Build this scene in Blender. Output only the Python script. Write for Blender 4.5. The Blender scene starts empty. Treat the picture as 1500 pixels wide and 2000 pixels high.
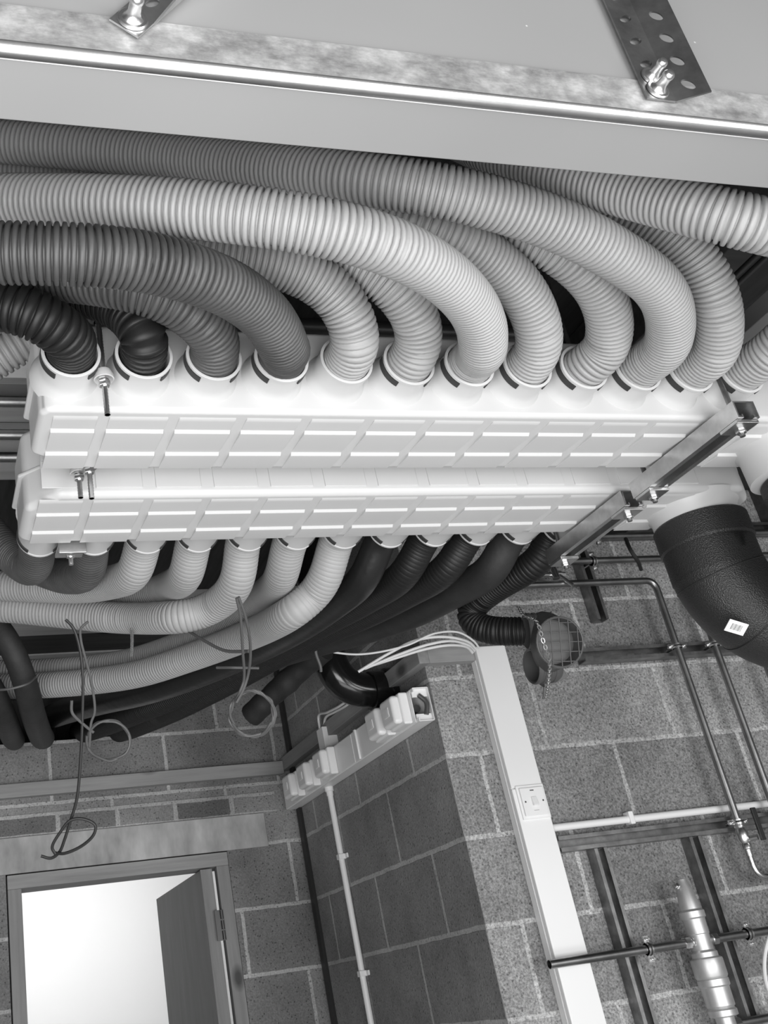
import bpy, bmesh, math, random
from mathutils import Vector, Matrix
random.seed(7)
C = bpy.context.scene.collection
# ------------------------------------------------------------------ camera, world, lights
RX = Vector((0.95850131, -0.250238958, -0.13658588))      # camera right in the room
RY = Vector((-0.000326963, 0.478135331, -0.878286114))    # camera down
RZ = Vector((0.285087937, 0.84188305, 0.458211522))       # camera forward
FPX, CX, CY = 2073.137, 434.017, 901.431
cd = bpy.data.cameras.new('camera'); cam = bpy.data.objects.new('camera', cd); C.objects.link(cam)
cam.matrix_world = Matrix(((RX.x, -RY.x, -RZ.x, 0), (RX.y, -RY.y, -RZ.y, 0), (RX.z, -RY.z, -RZ.z, 0), (0, 0, 0, 1)))
cd.sensor_fit = 'VERTICAL'; cd.sensor_height = 36.0; cd.lens = FPX / 2000 * 36
cd.shift_x = (750 - CX) / 2000; cd.shift_y = -(1000 - CY) / 2000
cd.clip_start = .02
bpy.context.scene.camera = cam
vs = bpy.context.scene.view_settings
vs.view_transform = 'Standard'; vs.look = 'None'; vs.gamma = 1; vs.exposure = 0.30; vs.use_curve_mapping = False
w = bpy.data.worlds.new('world'); bpy.context.scene.world = w; w.use_nodes = True
w.node_tree.nodes['Background'].inputs[0].default_value = (.8, .8, .8, 1)
w.node_tree.nodes['Background'].inputs[1].default_value = .35
def area(name, loc, to, sx, sy, power):
    l = bpy.data.lights.new(name, 'AREA'); l.shape = 'RECTANGLE'; l.size = sx; l.size_y = sy; l.energy = power
    o = bpy.data.objects.new(name, l); C.objects.link(o); o.location = loc
    o.rotation_euler = (Vector(to) - Vector(loc)).to_track_quat('-Z', 'Y').to_euler()
    return o
area('window_light', (2.2, -1.7, -.35), (1.0, 2.0, .7), 2.4, 1.8, 84)
area('camera_fill', (-.35, -.35, -.35), (.45, 1.6, 1.0), 1.7, .9, 36)  # unseen fill lamp added near the camera to brighten the hoses
area('floor_bounce_fill', (.3, .3, -1.5), (.6, 1.3, .8), 2.4, 1.8, 44)  # added unseen lamp imitating light bounced up from the floor
area('corridor_light', (.6, 5.6, .85), (.6, 6.6, .3), 1.6, .5, 21)

# a pixel of the 1500 x 2000 photograph turned into a point of the room
def ray(px, py): return RX * ((px - CX) / FPX) + RY * ((py - CY) / FPX) + RZ
def PD(px, py, d): return ray(px, py) * d
def PZ(px, py, z): r = ray(px, py); return r * (z / r.z)
def PY(px, py, y): r = ray(px, py); return r * (y / r.y)
def PX(px, py, x): r = ray(px, py); return r * (x / r.x)
FLOOR, CEIL, YF, XS, YD = -1.55, 1.40, 2.79, 1.475, 4.12

# ------------------------------------------------------------------ materials
def nodes(name):
    m = bpy.data.materials.new(name); m.use_nodes = True
    nt = m.node_tree; return m, nt, nt.nodes['Principled BSDF']
def ramp(nt, fac, stops):
    r = nt.nodes.new('ShaderNodeValToRGB'); e = r.color_ramp.elements
    while len(e) < len(stops): e.new(.5)
    for i, (p, v) in enumerate(stops): e[i].position = p; e[i].color = (v, v, v, 1)
    nt.links.new(fac, r.inputs[0]); return r.outputs[0]
def coords(nt, scale=(1, 1, 1)):
    t = nt.nodes.new('ShaderNodeTexCoord'); mp = nt.nodes.new('ShaderNodeMapping'); mp.inputs['Scale'].default_value = scale
    nt.links.new(t.outputs['Object'], mp.inputs[0]); return mp.outputs[0]
def noise(nt, vec, scale, detail=4, rough=.6):
    n = nt.nodes.new('ShaderNodeTexNoise'); n.inputs['Scale'].default_value = scale; n.inputs['Detail'].default_value = detail
    n.inputs['Roughness'].default_value = rough; nt.links.new(vec, n.inputs['Vector']); return n.outputs[0]
def bump(nt, b, h, strength, dist=.003):
    n = nt.nodes.new('ShaderNodeBump'); n.inputs['Strength'].default_value = strength; n.inputs['Distance'].default_value = dist
    nt.links.new(h, n.inputs['Height']); nt.links.new(n.outputs[0], b.inputs['Normal'])
def mul(nt, a, b_, mode='MULTIPLY', fac=1.0):
    n = nt.nodes.new('ShaderNodeMix'); n.data_type = 'RGBA'; n.blend_type = mode; n.inputs[0].default_value = fac
    nt.links.new(a, n.inputs[6]); nt.links.new(b_, n.inputs[7]); return n.outputs[2]
def mat(name, v, rough=.5, metal=0., var=0., scale=20, bmp=0., bscale=60, stretch=(1, 1, 1), spec=None, bdist=.002):
    m, nt, b = nodes(name)
    b.inputs['Base Color'].default_value = (v, v, v, 1); b.inputs['Roughness'].default_value = rough; b.inputs['Metallic'].default_value = metal
    if spec is not None: b.inputs['Specular IOR Level'].default_value = spec
    if var:
        f = noise(nt, coords(nt, stretch), scale)
        nt.links.new(ramp(nt, f, [(.3, v * (1 - var)), (.7, min(1, v * (1 + var)))]), b.inputs['Base Color'])
    if bmp: bump(nt, b, noise(nt, coords(nt, stretch), bscale), bmp, bdist)
    return m
def block_mat(name, horiz, off, c1, c2, mort, bw=.45, bh=.225, z0=.115, ms=.0075, speck=.55, coarse=75, pit=.5):
    m, nt, b = nodes(name)
    t = nt.nodes.new('ShaderNodeTexCoord'); s = nt.nodes.new('ShaderNodeSeparateXYZ'); nt.links.new(t.outputs['Object'], s.inputs[0])
    def add(sock, k):
        a = nt.nodes.new('ShaderNodeMath'); a.operation = 'ADD'; a.inputs[1].default_value = k; nt.links.new(sock, a.inputs[0]); return a.outputs[0]
    cb = nt.nodes.new('ShaderNodeCombineXYZ')
    nt.links.new(add(s.outputs[horiz], off), cb.inputs[0]); nt.links.new(add(s.outputs['Z'], -z0), cb.inputs[1])
    # slightly wavering joints
    nz = nt.nodes.new('ShaderNodeTexNoise'); nz.inputs['Scale'].default_value = 14; nt.links.new(t.outputs['Object'], nz.inputs['Vector'])
    vm = nt.nodes.new('ShaderNodeVectorMath'); vm.operation = 'MULTIPLY_ADD'
    nt.links.new(nz.outputs['Color'], vm.inputs[0]); vm.inputs[1].default_value = (.008, .008, 0); nt.links.new(cb.outputs[0], vm.inputs[2])
    br = nt.nodes.new('ShaderNodeTexBrick'); nt.links.new(vm.outputs[0], br.inputs['Vector'])
    for k, v in (('Color1', c1), ('Color2', c2), ('Mortar', mort)): br.inputs[k].default_value = (v, v, v, 1)
    for k, v in (('Scale', 1), ('Mortar Size', ms), ('Mortar Smooth', .25), ('Brick Width', bw), ('Row Height', bh)): br.inputs[k].default_value = v
    fine = noise(nt, t.outputs['Object'], coarse * 2.2, 3, .7)
    col = mul(nt, br.outputs['Color'], ramp(nt, fine, [(.3, 1 - speck), (.72, 1 + speck)]))
    big = noise(nt, t.outputs['Object'], 3.1, 3)
    col = mul(nt, col, ramp(nt, big, [(.3, .72), (.7, 1.25)]))
    vo = nt.nodes.new('ShaderNodeTexVoronoi'); vo.inputs['Scale'].default_value = coarse; nt.links.new(t.outputs['Object'], vo.inputs['Vector'])
    col = mul(nt, col, ramp(nt, vo.outputs['Distance'], [(.10, 1 - pit), (.26, 1)]))
    nt.links.new(col, b.inputs['Base Color']); b.inputs['Roughness'].default_value = .9; b.inputs['Specular IOR Level'].default_value = .2
    h = mul(nt, ramp(nt, br.outputs['Fac'], [(0, 1), (1, .45)]), ramp(nt, fine, [(.3, .6), (.7, 1)]))
    h = mul(nt, h, ramp(nt, vo.outputs['Distance'], [(.08, .4), (.25, 1)]))
    bump(nt, b, h, .6, .006)
    return m
def wood_mat(name, lo, hi, along=0):
    m, nt, b = nodes(name); st = [38, 38, 38]; st[along] = 2.5
    f = noise(nt, coords(nt, st), 1.0, 6)
    st2 = [9, 9, 9]; st2[along] = 5
    vo = nt.nodes.new('ShaderNodeTexVoronoi'); vo.inputs['Scale'].default_value = .55; nt.links.new(coords(nt, st2), vo.inputs['Vector'])
    col = mul(nt, ramp(nt, f, [(.25, lo), (.75, hi)]), ramp(nt, vo.outputs['Distance'], [(.05, .3), (.14, 1)]))
    nt.links.new(col, b.inputs['Base Color']); b.inputs['Roughness'].default_value = .75; bump(nt, b, f, .25, .002); return m
M = {}
M['white'] = mat('white_moulded_plastic', .545, .42, var=.02, scale=6)
M['white_flat'] = mat('white_trunking_plastic', .88, .38)
M['white_box'] = mat('white_box_plastic', .88, .3)
M['grey_clip'] = mat('dark_clip', .035, .6)
M['hose'] = mat('light_grey_hose', .34, .48, var=.06, scale=4)
M['hose_pale'] = mat('pale_grey_hose', .335, .48, var=.05, scale=4)
M['hose_dark'] = mat('dark_grey_hose', .06, .5, var=.4, scale=9)
M['hose_mid'] = mat('mid_grey_hose', .075, .5, var=.3, scale=9)
M['hose_black'] = mat('black_hose', .013, .48, spec=.35)
M['hose_far'] = mat('far_grey_hose', .33, .55, var=.05, scale=4)
M['foam'] = mat('black_insulation', .022, .6, var=.3, scale=14, bmp=.3, bscale=25, bdist=.006)
M['black_sheet'] = mat('black_wrap', .014, .36, bmp=.3, bscale=9, bdist=.012)
M['gloss_black'] = mat('gloss_black_plastic', .008, .16)
M['black'] = mat('black_plastic', .02, .45)
M['charcoal'] = mat('charcoal_plastic', .075, .42)
M['galv'] = mat('galvanised_steel', .62, .34, 1., var=.2, scale=22, bmp=.1, bscale=30)
M['galv_dark'] = mat('dull_galvanised_steel', .29, .42, 1., var=.3, scale=26)
M['zinc'] = mat('bright_zinc', .72, .3, 1.)
M['bead'] = mat('polished_bead', .72, .27, 1., var=.1, scale=40)
M['copper'] = mat('grey_copper', .34, .33, 1., var=.25, scale=14)
M['copper_bright'] = mat('bright_copper', .62, .25, 1.)
M['brass'] = mat('matt_brass', .62, .46, .75, var=.12, scale=20)
M['dark_pipe'] = mat('dark_pipe', .10, .4, .6)
M['rubber'] = mat('rubber', .015, .6)
M['cable_dark'] = mat('dark_cable', .022, .5)
M['cable_grey'] = mat('grey_cable', .085, .5)
M['cable_white'] = mat('white_cable', .78, .45)
M['frosted'] = mat('corridor_paint', .9, .8)
M['floor'] = mat('floor_concrete', .45, .8, var=.2, scale=5, bmp=.2)
M['lintel'] = mat('concrete_lintel', .44, .9, var=.35, scale=10, bmp=.4, bscale=35, stretch=(1, 1, .45))
M['paper'] = mat('label_paper', .8, .6)
M['ink'] = mat('label_ink', .25, .6)
M['leaf'] = mat('door_paint', .16, .6, var=.12, scale=6, stretch=(3, 3, .6))
M['block_front'] = block_mat('front_blockwork', 'X', -1.585, .24, .38, .46)
M['block_side'] = block_mat('side_blockwork', 'Y', -2.793, .25, .32, .46, speck=.25, pit=.4)
M['block_back'] = block_mat('back_blockwork', 'X', -.527, .21, .31, .45, speck=.3, pit=.6)
M['brick'] = block_mat('brickwork', 'X', .02, .16, .34, .42, bw=.225, bh=.075, z0=.676, ms=.010, speck=.3)
M['wood'] = wood_mat('planed_timber', .24, .40, 0)
M['wood_y'] = wood_mat('planed_timber_depth', .20, .33, 1)
M['wood_z'] = wood_mat('door_timber', .20, .33, 2)
M['wood_pale'] = wood_mat('pale_joist_timber', .42, .62, 0)
M['wood_dark'] = wood_mat('dark_timber', .04, .10, 0)
def paint_mat():
    m, nt, b = nodes('grey_panel_paint'); v = .265
    co = coords(nt)
    f = noise(nt, co, 3, 2)
    vo = nt.nodes.new('ShaderNodeTexVoronoi'); vo.inputs['Scale'].default_value = 30; nt.links.new(co, vo.inputs['Vector'])
    gate = noise(nt, co, 6.5, 2)
    sp = mul(nt, ramp(nt, vo.outputs['Distance'], [(.035, 1), (.06, 0)]), ramp(nt, gate, [(.54, 0), (.6, 1)]))
    nt.links.new(mul(nt, ramp(nt, f, [(.3, v * .95), (.7, v * 1.05)]), sp, 'ADD', .5), b.inputs['Base Color'])
    b.inputs['Roughness'].default_value = .42; return m
M['paint'] = paint_mat()
def edge_mat():
    m, nt, b = nodes('streaked_galvanised_edge'); co = coords(nt, (1, 2.2, 2.2))
    f = noise(nt, co, 15, 7, .72); g = noise(nt, coords(nt), 70, 3)
    nt.links.new(mul(nt, ramp(nt, f, [(.32, .20), (.5, .40), (.68, .62)]), ramp(nt, g, [(.35, .8), (.7, 1.15)])), b.inputs['Base Color'])
    b.inputs['Metallic'].default_value = .35; nt.links.new(ramp(nt, f, [(.3, .5), (.7, .34)]), b.inputs['Roughness']); return m
M['edge'] = edge_mat()
def epp_mat():
    m, nt, b = nodes('expanded_foam'); co = coords(nt)
    vo = nt.nodes.new('ShaderNodeTexVoronoi'); vo.inputs['Scale'].default_value = 420; nt.links.new(co, vo.inputs['Vector'])
    b.inputs['Base Color'].default_value = (.022, .022, .022, 1); b.inputs['Roughness'].default_value = .42
    bump(nt, b, vo.outputs['Distance'], .35, .003); return m
M['epp'] = epp_mat()
def deck_mat():
    m, nt, b = nodes('shaded_deck_boards'); f = noise(nt, coords(nt, (40, 3, 10)), 1, 5)
    nt.links.new(ramp(nt, f, [(.3, .02), (.7, .055)]), b.inputs['Base Color']); b.inputs['Roughness'].default_value = .8; return m
M['deck'] = deck_mat()  # near-black tone paints the shade behind the hoses into the boards

# ------------------------------------------------------------------ mesh helpers
def box(bm, x0, x1, y0, y1, z0, z1):
    v = [bm.verts.new((x, y, z)) for x in (x0, x1) for y in (y0, y1) for z in (z0, z1)]
    for f in ((0, 1, 3, 2), (4, 6, 7, 5), (0, 4, 5, 1), (2, 3, 7, 6), (0, 2, 6, 4), (1, 5, 7, 3)): bm.faces.new([v[i] for i in f])
def obox(bm, c, ux, uy, uz, hx, hy, hz):
    c = Vector(c); ux, uy, uz = (Vector(a).normalized() for a in (ux, uy, uz))
    v = [bm.verts.new(c + ux * (i * hx) + uy * (j * hy) + uz * (k * hz)) for i in (-1, 1) for j in (-1, 1) for k in (-1, 1)]
    for f in ((0, 1, 3, 2), (4, 6, 7, 5), (0, 4, 5, 1), (2, 3, 7, 6), (0, 2, 6, 4), (1, 5, 7, 3)): bm.faces.new([v[i] for i in f])
def frame(d):
    d = Vector(d).normalized(); a = Vector((0, 0, 1)) if abs(d.z) < .9 else Vector((1, 0, 0))
    u = d.cross(a).normalized(); return u, d.cross(u).normalized()
def rings(bm, loops, cap0=True, cap1=True, closed=False):
    n = len(loops[0]); R = [[bm.verts.new(p) for p in l] for l in loops]
    for a, b in zip(R, R[1:]):
        for i in range(n): bm.faces.new((a[i], a[(i + 1) % n], b[(i + 1) % n], b[i]))
    if closed:
        a, b = R[-1], R[0]
        for i in range(n): bm.faces.new((a[i], a[(i + 1) % n], b[(i + 1) % n], b[i]))
    else:
        if cap0: bm.faces.new(R[0][::-1])
        if cap1: bm.faces.new(R[-1])
def lathe(bm, o, axis, prof, seg=24, a0=0.):
    o = Vector(o); d = Vector(axis).normalized(); u, v = frame(d)
    rings(bm, [[o + d * t + (u * math.cos(a0 + 2 * math.pi * i / seg) + v * math.sin(a0 + 2 * math.pi * i / seg)) * max(r, 1e-5) for i in range(seg)] for t, r in prof])
def cyl(bm, a, b, r, seg=16):
    a = Vector(a); b = Vector(b); lathe(bm, a, b - a, [(0, r), ((b - a).length, r)], seg)
def tube(bm, pts, r, seg=10, cap=True):
    pts = [Vector(p) for p in pts]; n = len(pts)
    T = [(pts[min(i + 1, n - 1)] - pts[max(i - 1, 0)]).normalized() for i in range(n)]
    u, v = frame(T[0]); L = []
    for i in range(n):
        u = (u - T[i] * u.dot(T[i])).normalized(); v = T[i].cross(u)
        ri = r[i] if isinstance(r, (list, tuple)) else r
        L.append([pts[i] + (u * math.cos(2 * math.pi * k / seg) + v * math.sin(2 * math.pi * k / seg)) * ri for k in range(seg)])
    rings(bm, L, cap, cap)
def torus(bm, c, axis, R, r, seg=20, ms=8, sx=1.0):
    c = Vector(c); d = Vector(axis).normalized(); u, v = frame(d); L = []
    for i in range(seg):
        a = 2 * math.pi * i / seg; e = u * math.cos(a) * sx + v * math.sin(a)
        en = (u * math.cos(a) + v * math.sin(a)).normalized()
        L.append([c + e * R + (en * math.cos(2 * math.pi * k / ms) + d * math.sin(2 * math.pi * k / ms)) * r for k in range(ms)])
    rings(bm, L, closed=True)
def prism(bm, poly, d):      # a planar polygon pushed along d
    d = Vector(d); a = [Vector(p) for p in poly]; rings(bm, [a, [p + d for p in a]])
def spline(P, n=14):
    P = [Vector(p) for p in P]; Q = [P[0] * 2 - P[1]] + P + [P[-1] * 2 - P[-2]]; out = []
    for i in range(1, len(Q) - 2):
        p0, p1, p2, p3 = Q[i - 1:i + 3]
        t0 = 0; t1 = max((p1 - p0).length, 1e-6) ** .5; t2 = t1 + max((p2 - p1).length, 1e-6) ** .5; t3 = t2 + max((p3 - p2).length, 1e-6) ** .5
        for k in range(n):
            t = t1 + (t2 - t1) * k / n
            A1 = p0 * ((t1 - t) / (t1 - t0)) + p1 * ((t - t0) / (t1 - t0)); A2 = p1 * ((t2 - t) / (t2 - t1)) + p2 * ((t - t1) / (t2 - t1)); A3 = p2 * ((t3 - t) / (t3 - t2)) + p3 * ((t - t2) / (t3 - t2))
            B1 = A1 * ((t2 - t) / (t2 - t0)) + A2 * ((t - t0) / (t2 - t0)); B2 = A2 * ((t3 - t) / (t3 - t1)) + A3 * ((t - t1) / (t3 - t1))
            out.append(B1 * ((t2 - t) / (t2 - t1)) + B2 * ((t - t1) / (t2 - t1)))
    out.append(P[-1]); return out
def resample(pts, step):
    L = [0]
    for a, b in zip(pts, pts[1:]): L.append(L[-1] + (b - a).length)
    n = max(2, int(L[-1] / step)); out = []; j = 0
    for i in range(n + 1):
        s = L[-1] * i / n
        while j < len(L) - 2 and L[j + 1] < s: j += 1
        out.append(pts[j].lerp(pts[j + 1], (s - L[j]) / max(L[j + 1] - L[j], 1e-9)))
    return out
def smooth(pts, it, keep=0):
    p = list(pts)
    for _ in range(it): p = p[:1 + keep] + [(p[i - 1] + p[i] * 2 + p[i + 1]) / 4 for i in range(1 + keep, len(p) - 1)] + p[-1:]
    return p
def obj(name, bm, m, parent=None, bevel=0., seg=2, ang=35):
    bmesh.ops.recalc_face_normals(bm, faces=bm.faces)
    me = bpy.data.meshes.new(name); bm.to_mesh(me); bm.free()
    me.polygons.foreach_set('use_smooth', [True] * len(me.polygons)); me.set_sharp_from_angle(angle=math.radians(ang))
    o = bpy.data.objects.new(name, me); C.objects.link(o); me.materials.append(M[m] if isinstance(m, str) else m)
    if bevel:
        b = o.modifiers.new('bevel', 'BEVEL'); b.width = bevel; b.segments = seg; b.limit_method = 'ANGLE'; b.angle_limit = math.radians(40); b.harden_normals = True
    if parent is not None:
        o.parent = parent; o.matrix_parent_inverse = Matrix.Translation(-parent.location)
    return o
def tag(o, label, cat, group=None):
    o['label'] = label; o['category'] = cat
    if group: o['group'] = group
    return o
def thing(name, label, cat, loc=(0, 0, 0), group=None):
    o = bpy.data.objects.new(name, None); o.empty_display_size = .05; C.objects.link(o); o.location = loc
    return tag(o, label, cat, group)
def struct(name, bm, m, bevel=0., parent=None):
    o = obj(name, bm, m, parent, bevel)
    if parent is None: o['kind'] = 'structure'
    return o
NB = bmesh.new

# ------------------------------------------------------------------ the setting
bm = NB(); box(bm, -2.5, 4.8, -2.6, 7.2, FLOOR - .1, FLOOR); struct('floor', bm, 'floor')
bm = NB(); box(bm, XS + .001, 4.8, YF, YF + .2, FLOOR, CEIL); struct('wall_front', bm, 'block_front')
bm = NB(); box(bm, XS, XS + .2, YF + .001, YD + .12, FLOOR, CEIL)
o = struct('wall_side', bm, 'block_side')
DX0, DX1, DZ = .341, 1.173, .549
bm = NB(); Y2 = YD + .12
box(bm, -2.5, DX0, YD, Y2, FLOOR, 1.018); box(bm, DX1, XS, YD, Y2, FLOOR, 1.018); box(bm, DX0, DX1, YD, Y2, DZ, 1.018); box(bm, .86, XS, YD, Y2, 1.018, CEIL)
struct('wall_back', bm, 'block_back')
bm = NB(); box(bm, -2.5, XS - .08, YD - .006, YD + .1, .676, .752); struct('wall_brick_course', bm, 'brick')
bm = NB(); box(bm, -2.5, XS - .135, YD - .010, YD + .1, DZ, .675); struct('lintel', bm, 'lintel', .004)
bm = NB(); box(bm, 4.6, 4.8, -2.6, YF, FLOOR, CEIL); struct('wall_right', bm, 'block_side')
bm = NB(); box(bm, -2.5, -2.4, -2.6, YD, FLOOR, CEIL); struct('wall_left', bm, 'block_side')
bm = NB(); box(bm, -2.5, 4.8, -.6, 4.9, CEIL, CEIL + .1); struct('ceiling', bm, 'deck')
for n, (y0, y1, z0, m) in enumerate([(1.90, 2.03, 1.30, 'wood'), (2.10, 2.195, 1.30, 'wood'), (2.36, 2.49, 1.30, 'wood_pale'), (3.56, 3.71, 1.30, 'wood_pale'), (3.93, 4.06, 1.30, 'wood_pale')]):
    bm = NB(); box(bm, -2.4, 1.47 if y0 > 2.7 else 1.55, y0, y1, z0, CEIL); struct('ceiling_joist_%d' % (n + 1), bm, m, .003)
for n, x in enumerate((1.62, 2.25, 2.9)):
    bm = NB(); box(bm, x, x + .07, .2, YF, 1.24, CEIL); struct('ceiling_beam_%d' % (n + 1), bm, 'wood_dark', .003)
bm = NB(); box(bm, -2.4, 1.47, 3.712, 3.928, 1.305, 1.32); struct('joist_gap_shade', bm, 'wood_dark')  # dark strip added to paint the shade in the gap between two joists
# timber wall plates
bm = NB(); box(bm, -2.4, XS - .034, YD - .035, YD, .812, .862); struct('trim_1', bm, 'wood', .002)
bm = NB(); box(bm, XS - .034, XS, YF - .034, YD, .826, .876); struct('trim_2', bm, 'wood_y', .002)
bm = NB(); box(bm, XS, 1.627, YF - .0335, YF, .826, .8755); struct('trim_3', bm, 'wood', .002)
# dark movement joint in the inner corner
bm = NB(); box(bm, XS - .012, XS, YD - .075, YD - .038, FLOOR, 1.35); struct('trim_4', bm, 'black')
# the room beyond the door, white walled
bm = NB(); box(bm, -2.2, 3.2, 6.9, 7.0, FLOOR, .97); struct('wall_corridor', bm, 'frosted')
bm = NB(); box(bm, -2.3, 3.3, Y2, 7.1, .97, 1.0); struct('ceiling_corridor', bm, 'frosted')
bm = NB(); box(bm, -2.5, 3.3, 4.86, 4.9, 1.0, CEIL); struct('void_backing', bm, 'deck')  # dark backing added behind the wall opening to block the bright background
bm = NB(); box(bm, -2.3, -2.2, Y2, 7.0, FLOOR, .97); struct('wall_corridor_left', bm, 'frosted')
bm = NB(); box(bm, 3.2, 3.3, Y2, 7.0, FLOOR, .97); struct('wall_corridor_right', bm, 'frosted')
# door: timber frame and an open leaf swung away through it
d = bpy.data.objects.new('door_1', None); C.objects.link(d); d.location = (.76, YD, FLOOR); d['kind'] = 'structure'
FW = .053
bm = NB(); box(bm, DX0 + .004, DX1 - .004, YD - .012, Y2 + .01, DZ - .052, DZ - .004); obj('door_head', bm, M['wood'], d, .002)
bm = NB(); box(bm, DX0 + .004, DX0 + FW, YD - .012, Y2 + .01, FLOOR, DZ - .052); obj('door_jamb', bm, M['wood_z'], d, .002)
bm = NB(); box(bm, DX1 - FW, DX1 - .004, YD - .012, YD + .026, FLOOR, DZ - .052); obj('door_jamb', bm, M['wood_z'], d, .002)
bm = NB(); box(bm, DX1 - FW - .058, DX1 - FW - .015, YD + .01, YD + .85, FLOOR + .01, DZ - .056); leaf = obj('door_leaf', bm, 'leaf', d, .002)
bm = NB(); box(bm, DX1 - FW - .060, DX1 - FW - .014, YD + .004, YD + .0098, FLOOR + .01, DZ - .056); obj('leaf_edge', bm, M['wood_z'], d, .001)
hz = PY(428, 1808, YD).z
bm = NB(); box(bm, DX1 - FW - .03, DX1 - FW + .004, YD - .0165, YD - .0125, hz - .052, hz + .052)
for k in (-1, 0, 1): cyl(bm, (DX1 - FW - .005, YD - .019, hz + k * .035 - .015), (DX1 - FW - .005, YD - .019, hz + k * .035 + .015), .006, 12)
obj('hinge', bm, 'dark_pipe', leaf)

# ------------------------------------------------------------------ the grey rectangular duct at the top
ZB, YA, YB = .72, PZ(0, 90, .72).y, PZ(0, 234, .72).y
duct = thing('rectangular_duct', 'wide grey sheet metal duct with a shiny galvanised bottom edge above the hoses', 'duct', (.5, YA, ZB))
bm = NB(); box(bm, -1.6, 2.6, YA, YB, ZB, 1.36); obj('duct_body', bm, 'paint', duct, .002)
edge_top = PY(700, 95, YA).z - ZB
sec = [(0, .0055), (-.0022, .0055), (-.0022, edge_top), (0, edge_top)]
bm = NB(); rings(bm, [[Vector((x, YA - .0004 + a, ZB + b)) for a, b in sec] for x in (-1.6, 2.6)]); obj('edge_strip', bm, 'edge', duct)
arc = [(-.0026 + .0095 - .0095 * math.cos(t), .0055 - .0085 * math.sin(t)) for t in [math.radians(105) * k / 14 for k in range(15)]] + [(.009, .0055)]
bm = NB(); rings(bm, [[Vector((x, YA + a, ZB + b)) for a, b in arc] for x in (-1.6, 2.6)]); obj('edge_bead', bm, 'bead', duct)
bm = NB(); box(bm, -1.6, 2.6, YA + .0092, YA + .0118, ZB - .0012, ZB); obj('sealant_line', bm, 'white_flat', duct)

def hexbolt(parent, p, ax, k=1.0):
    bm = NB(); lathe(bm, p, ax, [(0, .0136 * k), (.0018 * k, .0136 * k), (.0026 * k, .0126 * k), (.0026 * k, .011 * k)], 32); obj('washer', bm, 'zinc', parent)
    bm = NB(); q = Vector(p) + Vector(ax).normalized() * .0026 * k
    lathe(bm, q, ax, [(0, .0098 * k), (.003 * k, .0070 * k), (.006 * k, .0060 * k), (.0145 * k, .0058 * k), (.0165 * k, .0066 * k), (.0200 * k, .0064 * k), (.0225 * k, .0045 * k), (.0232 * k, .001)], 24); obj('bolt', bm, 'zinc', parent)
def slot_plate(bm, o, U, V, N, w, L, th, slots, ang, cut):
    # flat perforated leg: outline with real slots cut through, made as a grid of quads around each slot
    step = L / slots; u0 = 0
    for s in range(slots):
        v0, v1 = s * step, (s + 1) * step; cu, cv = w / 2, (v0 + v1) / 2
        el = []
        for k in range(24):
            a = 2 * math.pi * k / 24; x, y = .0085 * math.cos(a), .0045 * math.sin(a)
            el.append((cu + x * math.cos(ang) - y * math.sin(ang), cv + x * math.sin(ang) + y * math.cos(ang)))
        out = []
        for x, y in el:
            dx, dy = x - cu, y - cv; t = 1e9
            if abs(dx) > 1e-9: t = min(t, (w / 2) / abs(dx))
            if abs(dy) > 1e-9: t = min(t, (step / 2) / abs(dy))
            out.append((cu + dx * t, cv + dy * t))
        for cx in (0, w):
            for cy in (v0, v1):
                k = min(range(24), key=lambda i: (out[i][0] - cx) ** 2 + (out[i][1] - cy) ** 2); out[k] = (cx, cy)
        def P(p, h): return o + U * p[0] + V * p[1] + N * h
        a = [bm.verts.new(P(p, 0)) for p in el]; b = [bm.verts.new(P(p, 0)) for p in out]; c = [bm.verts.new(P(p, th)) for p in el]; e = [bm.verts.new(P(p, th)) for p in out]
        for k in range(24):
            j = (k + 1) % 24
            for q in ((a[k], a[j], b[j], b[k]), (c[k], e[k], e[j], c[j]), (a[k], c[k], c[j], a[j])): bm.faces.new(q)
    box_pts = [(0, 0), (0, L), (w, L), (w, 0)]
    for p, q in zip(box_pts, box_pts[1:]):
        bm.faces.new([bm.verts.new(o + U * x + V * y + N * h) for (x, y), h in ((p, 0), (q, 0), (q, th), (p, th))])
    p, q = box_pts[-1], box_pts[0]
    bm.faces.new([bm.verts.new(o + U * x + V * y + N * h) for (x, y), h in ((p, 0), (q, 0), (q, th), (p, th))])
Z3 = Vector((0, 0, 1)); X3 = Vector((1, 0, 0)); Y3 = Vector((0, 1, 0))
# slotted angle on the right: one leg on the duct face, one leg standing off it
b0 = PY(1262, 195, YA - .004)
ang1 = thing('slotted_angle', 'slotted steel angle bracket with two bolts near the upper right corner of the duct', 'bracket', (b0.x, YA, b0.z), 'slotted hanger angles')
bm = NB(); slot_plate(bm, Vector((b0.x, YA - .0065, b0.z)), X3, Z3, Y3, .034, .30, .002, 9, .5, 0)
ru = Vector((.86, -.5, 0)).normalized(); rn = Vector((.5, .86, 0)).normalized()
slot_plate(bm, Vector((b0.x + .034, YA - .0065, b0.z)), ru, Z3, rn, .034, .30, .002, 9, .5 + 1.6, 0)
obj('angle_leg', bm, 'galv_dark', ang1, ang=30)
hexbolt(ang1, (b0.x + .016, YA - .007, b0.z + .013), (0, -1, 0), .9); hexbolt(ang1, (b0.x + .016, YA - .007, b0.z + .031), (0, -1, 0), .85)
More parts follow.
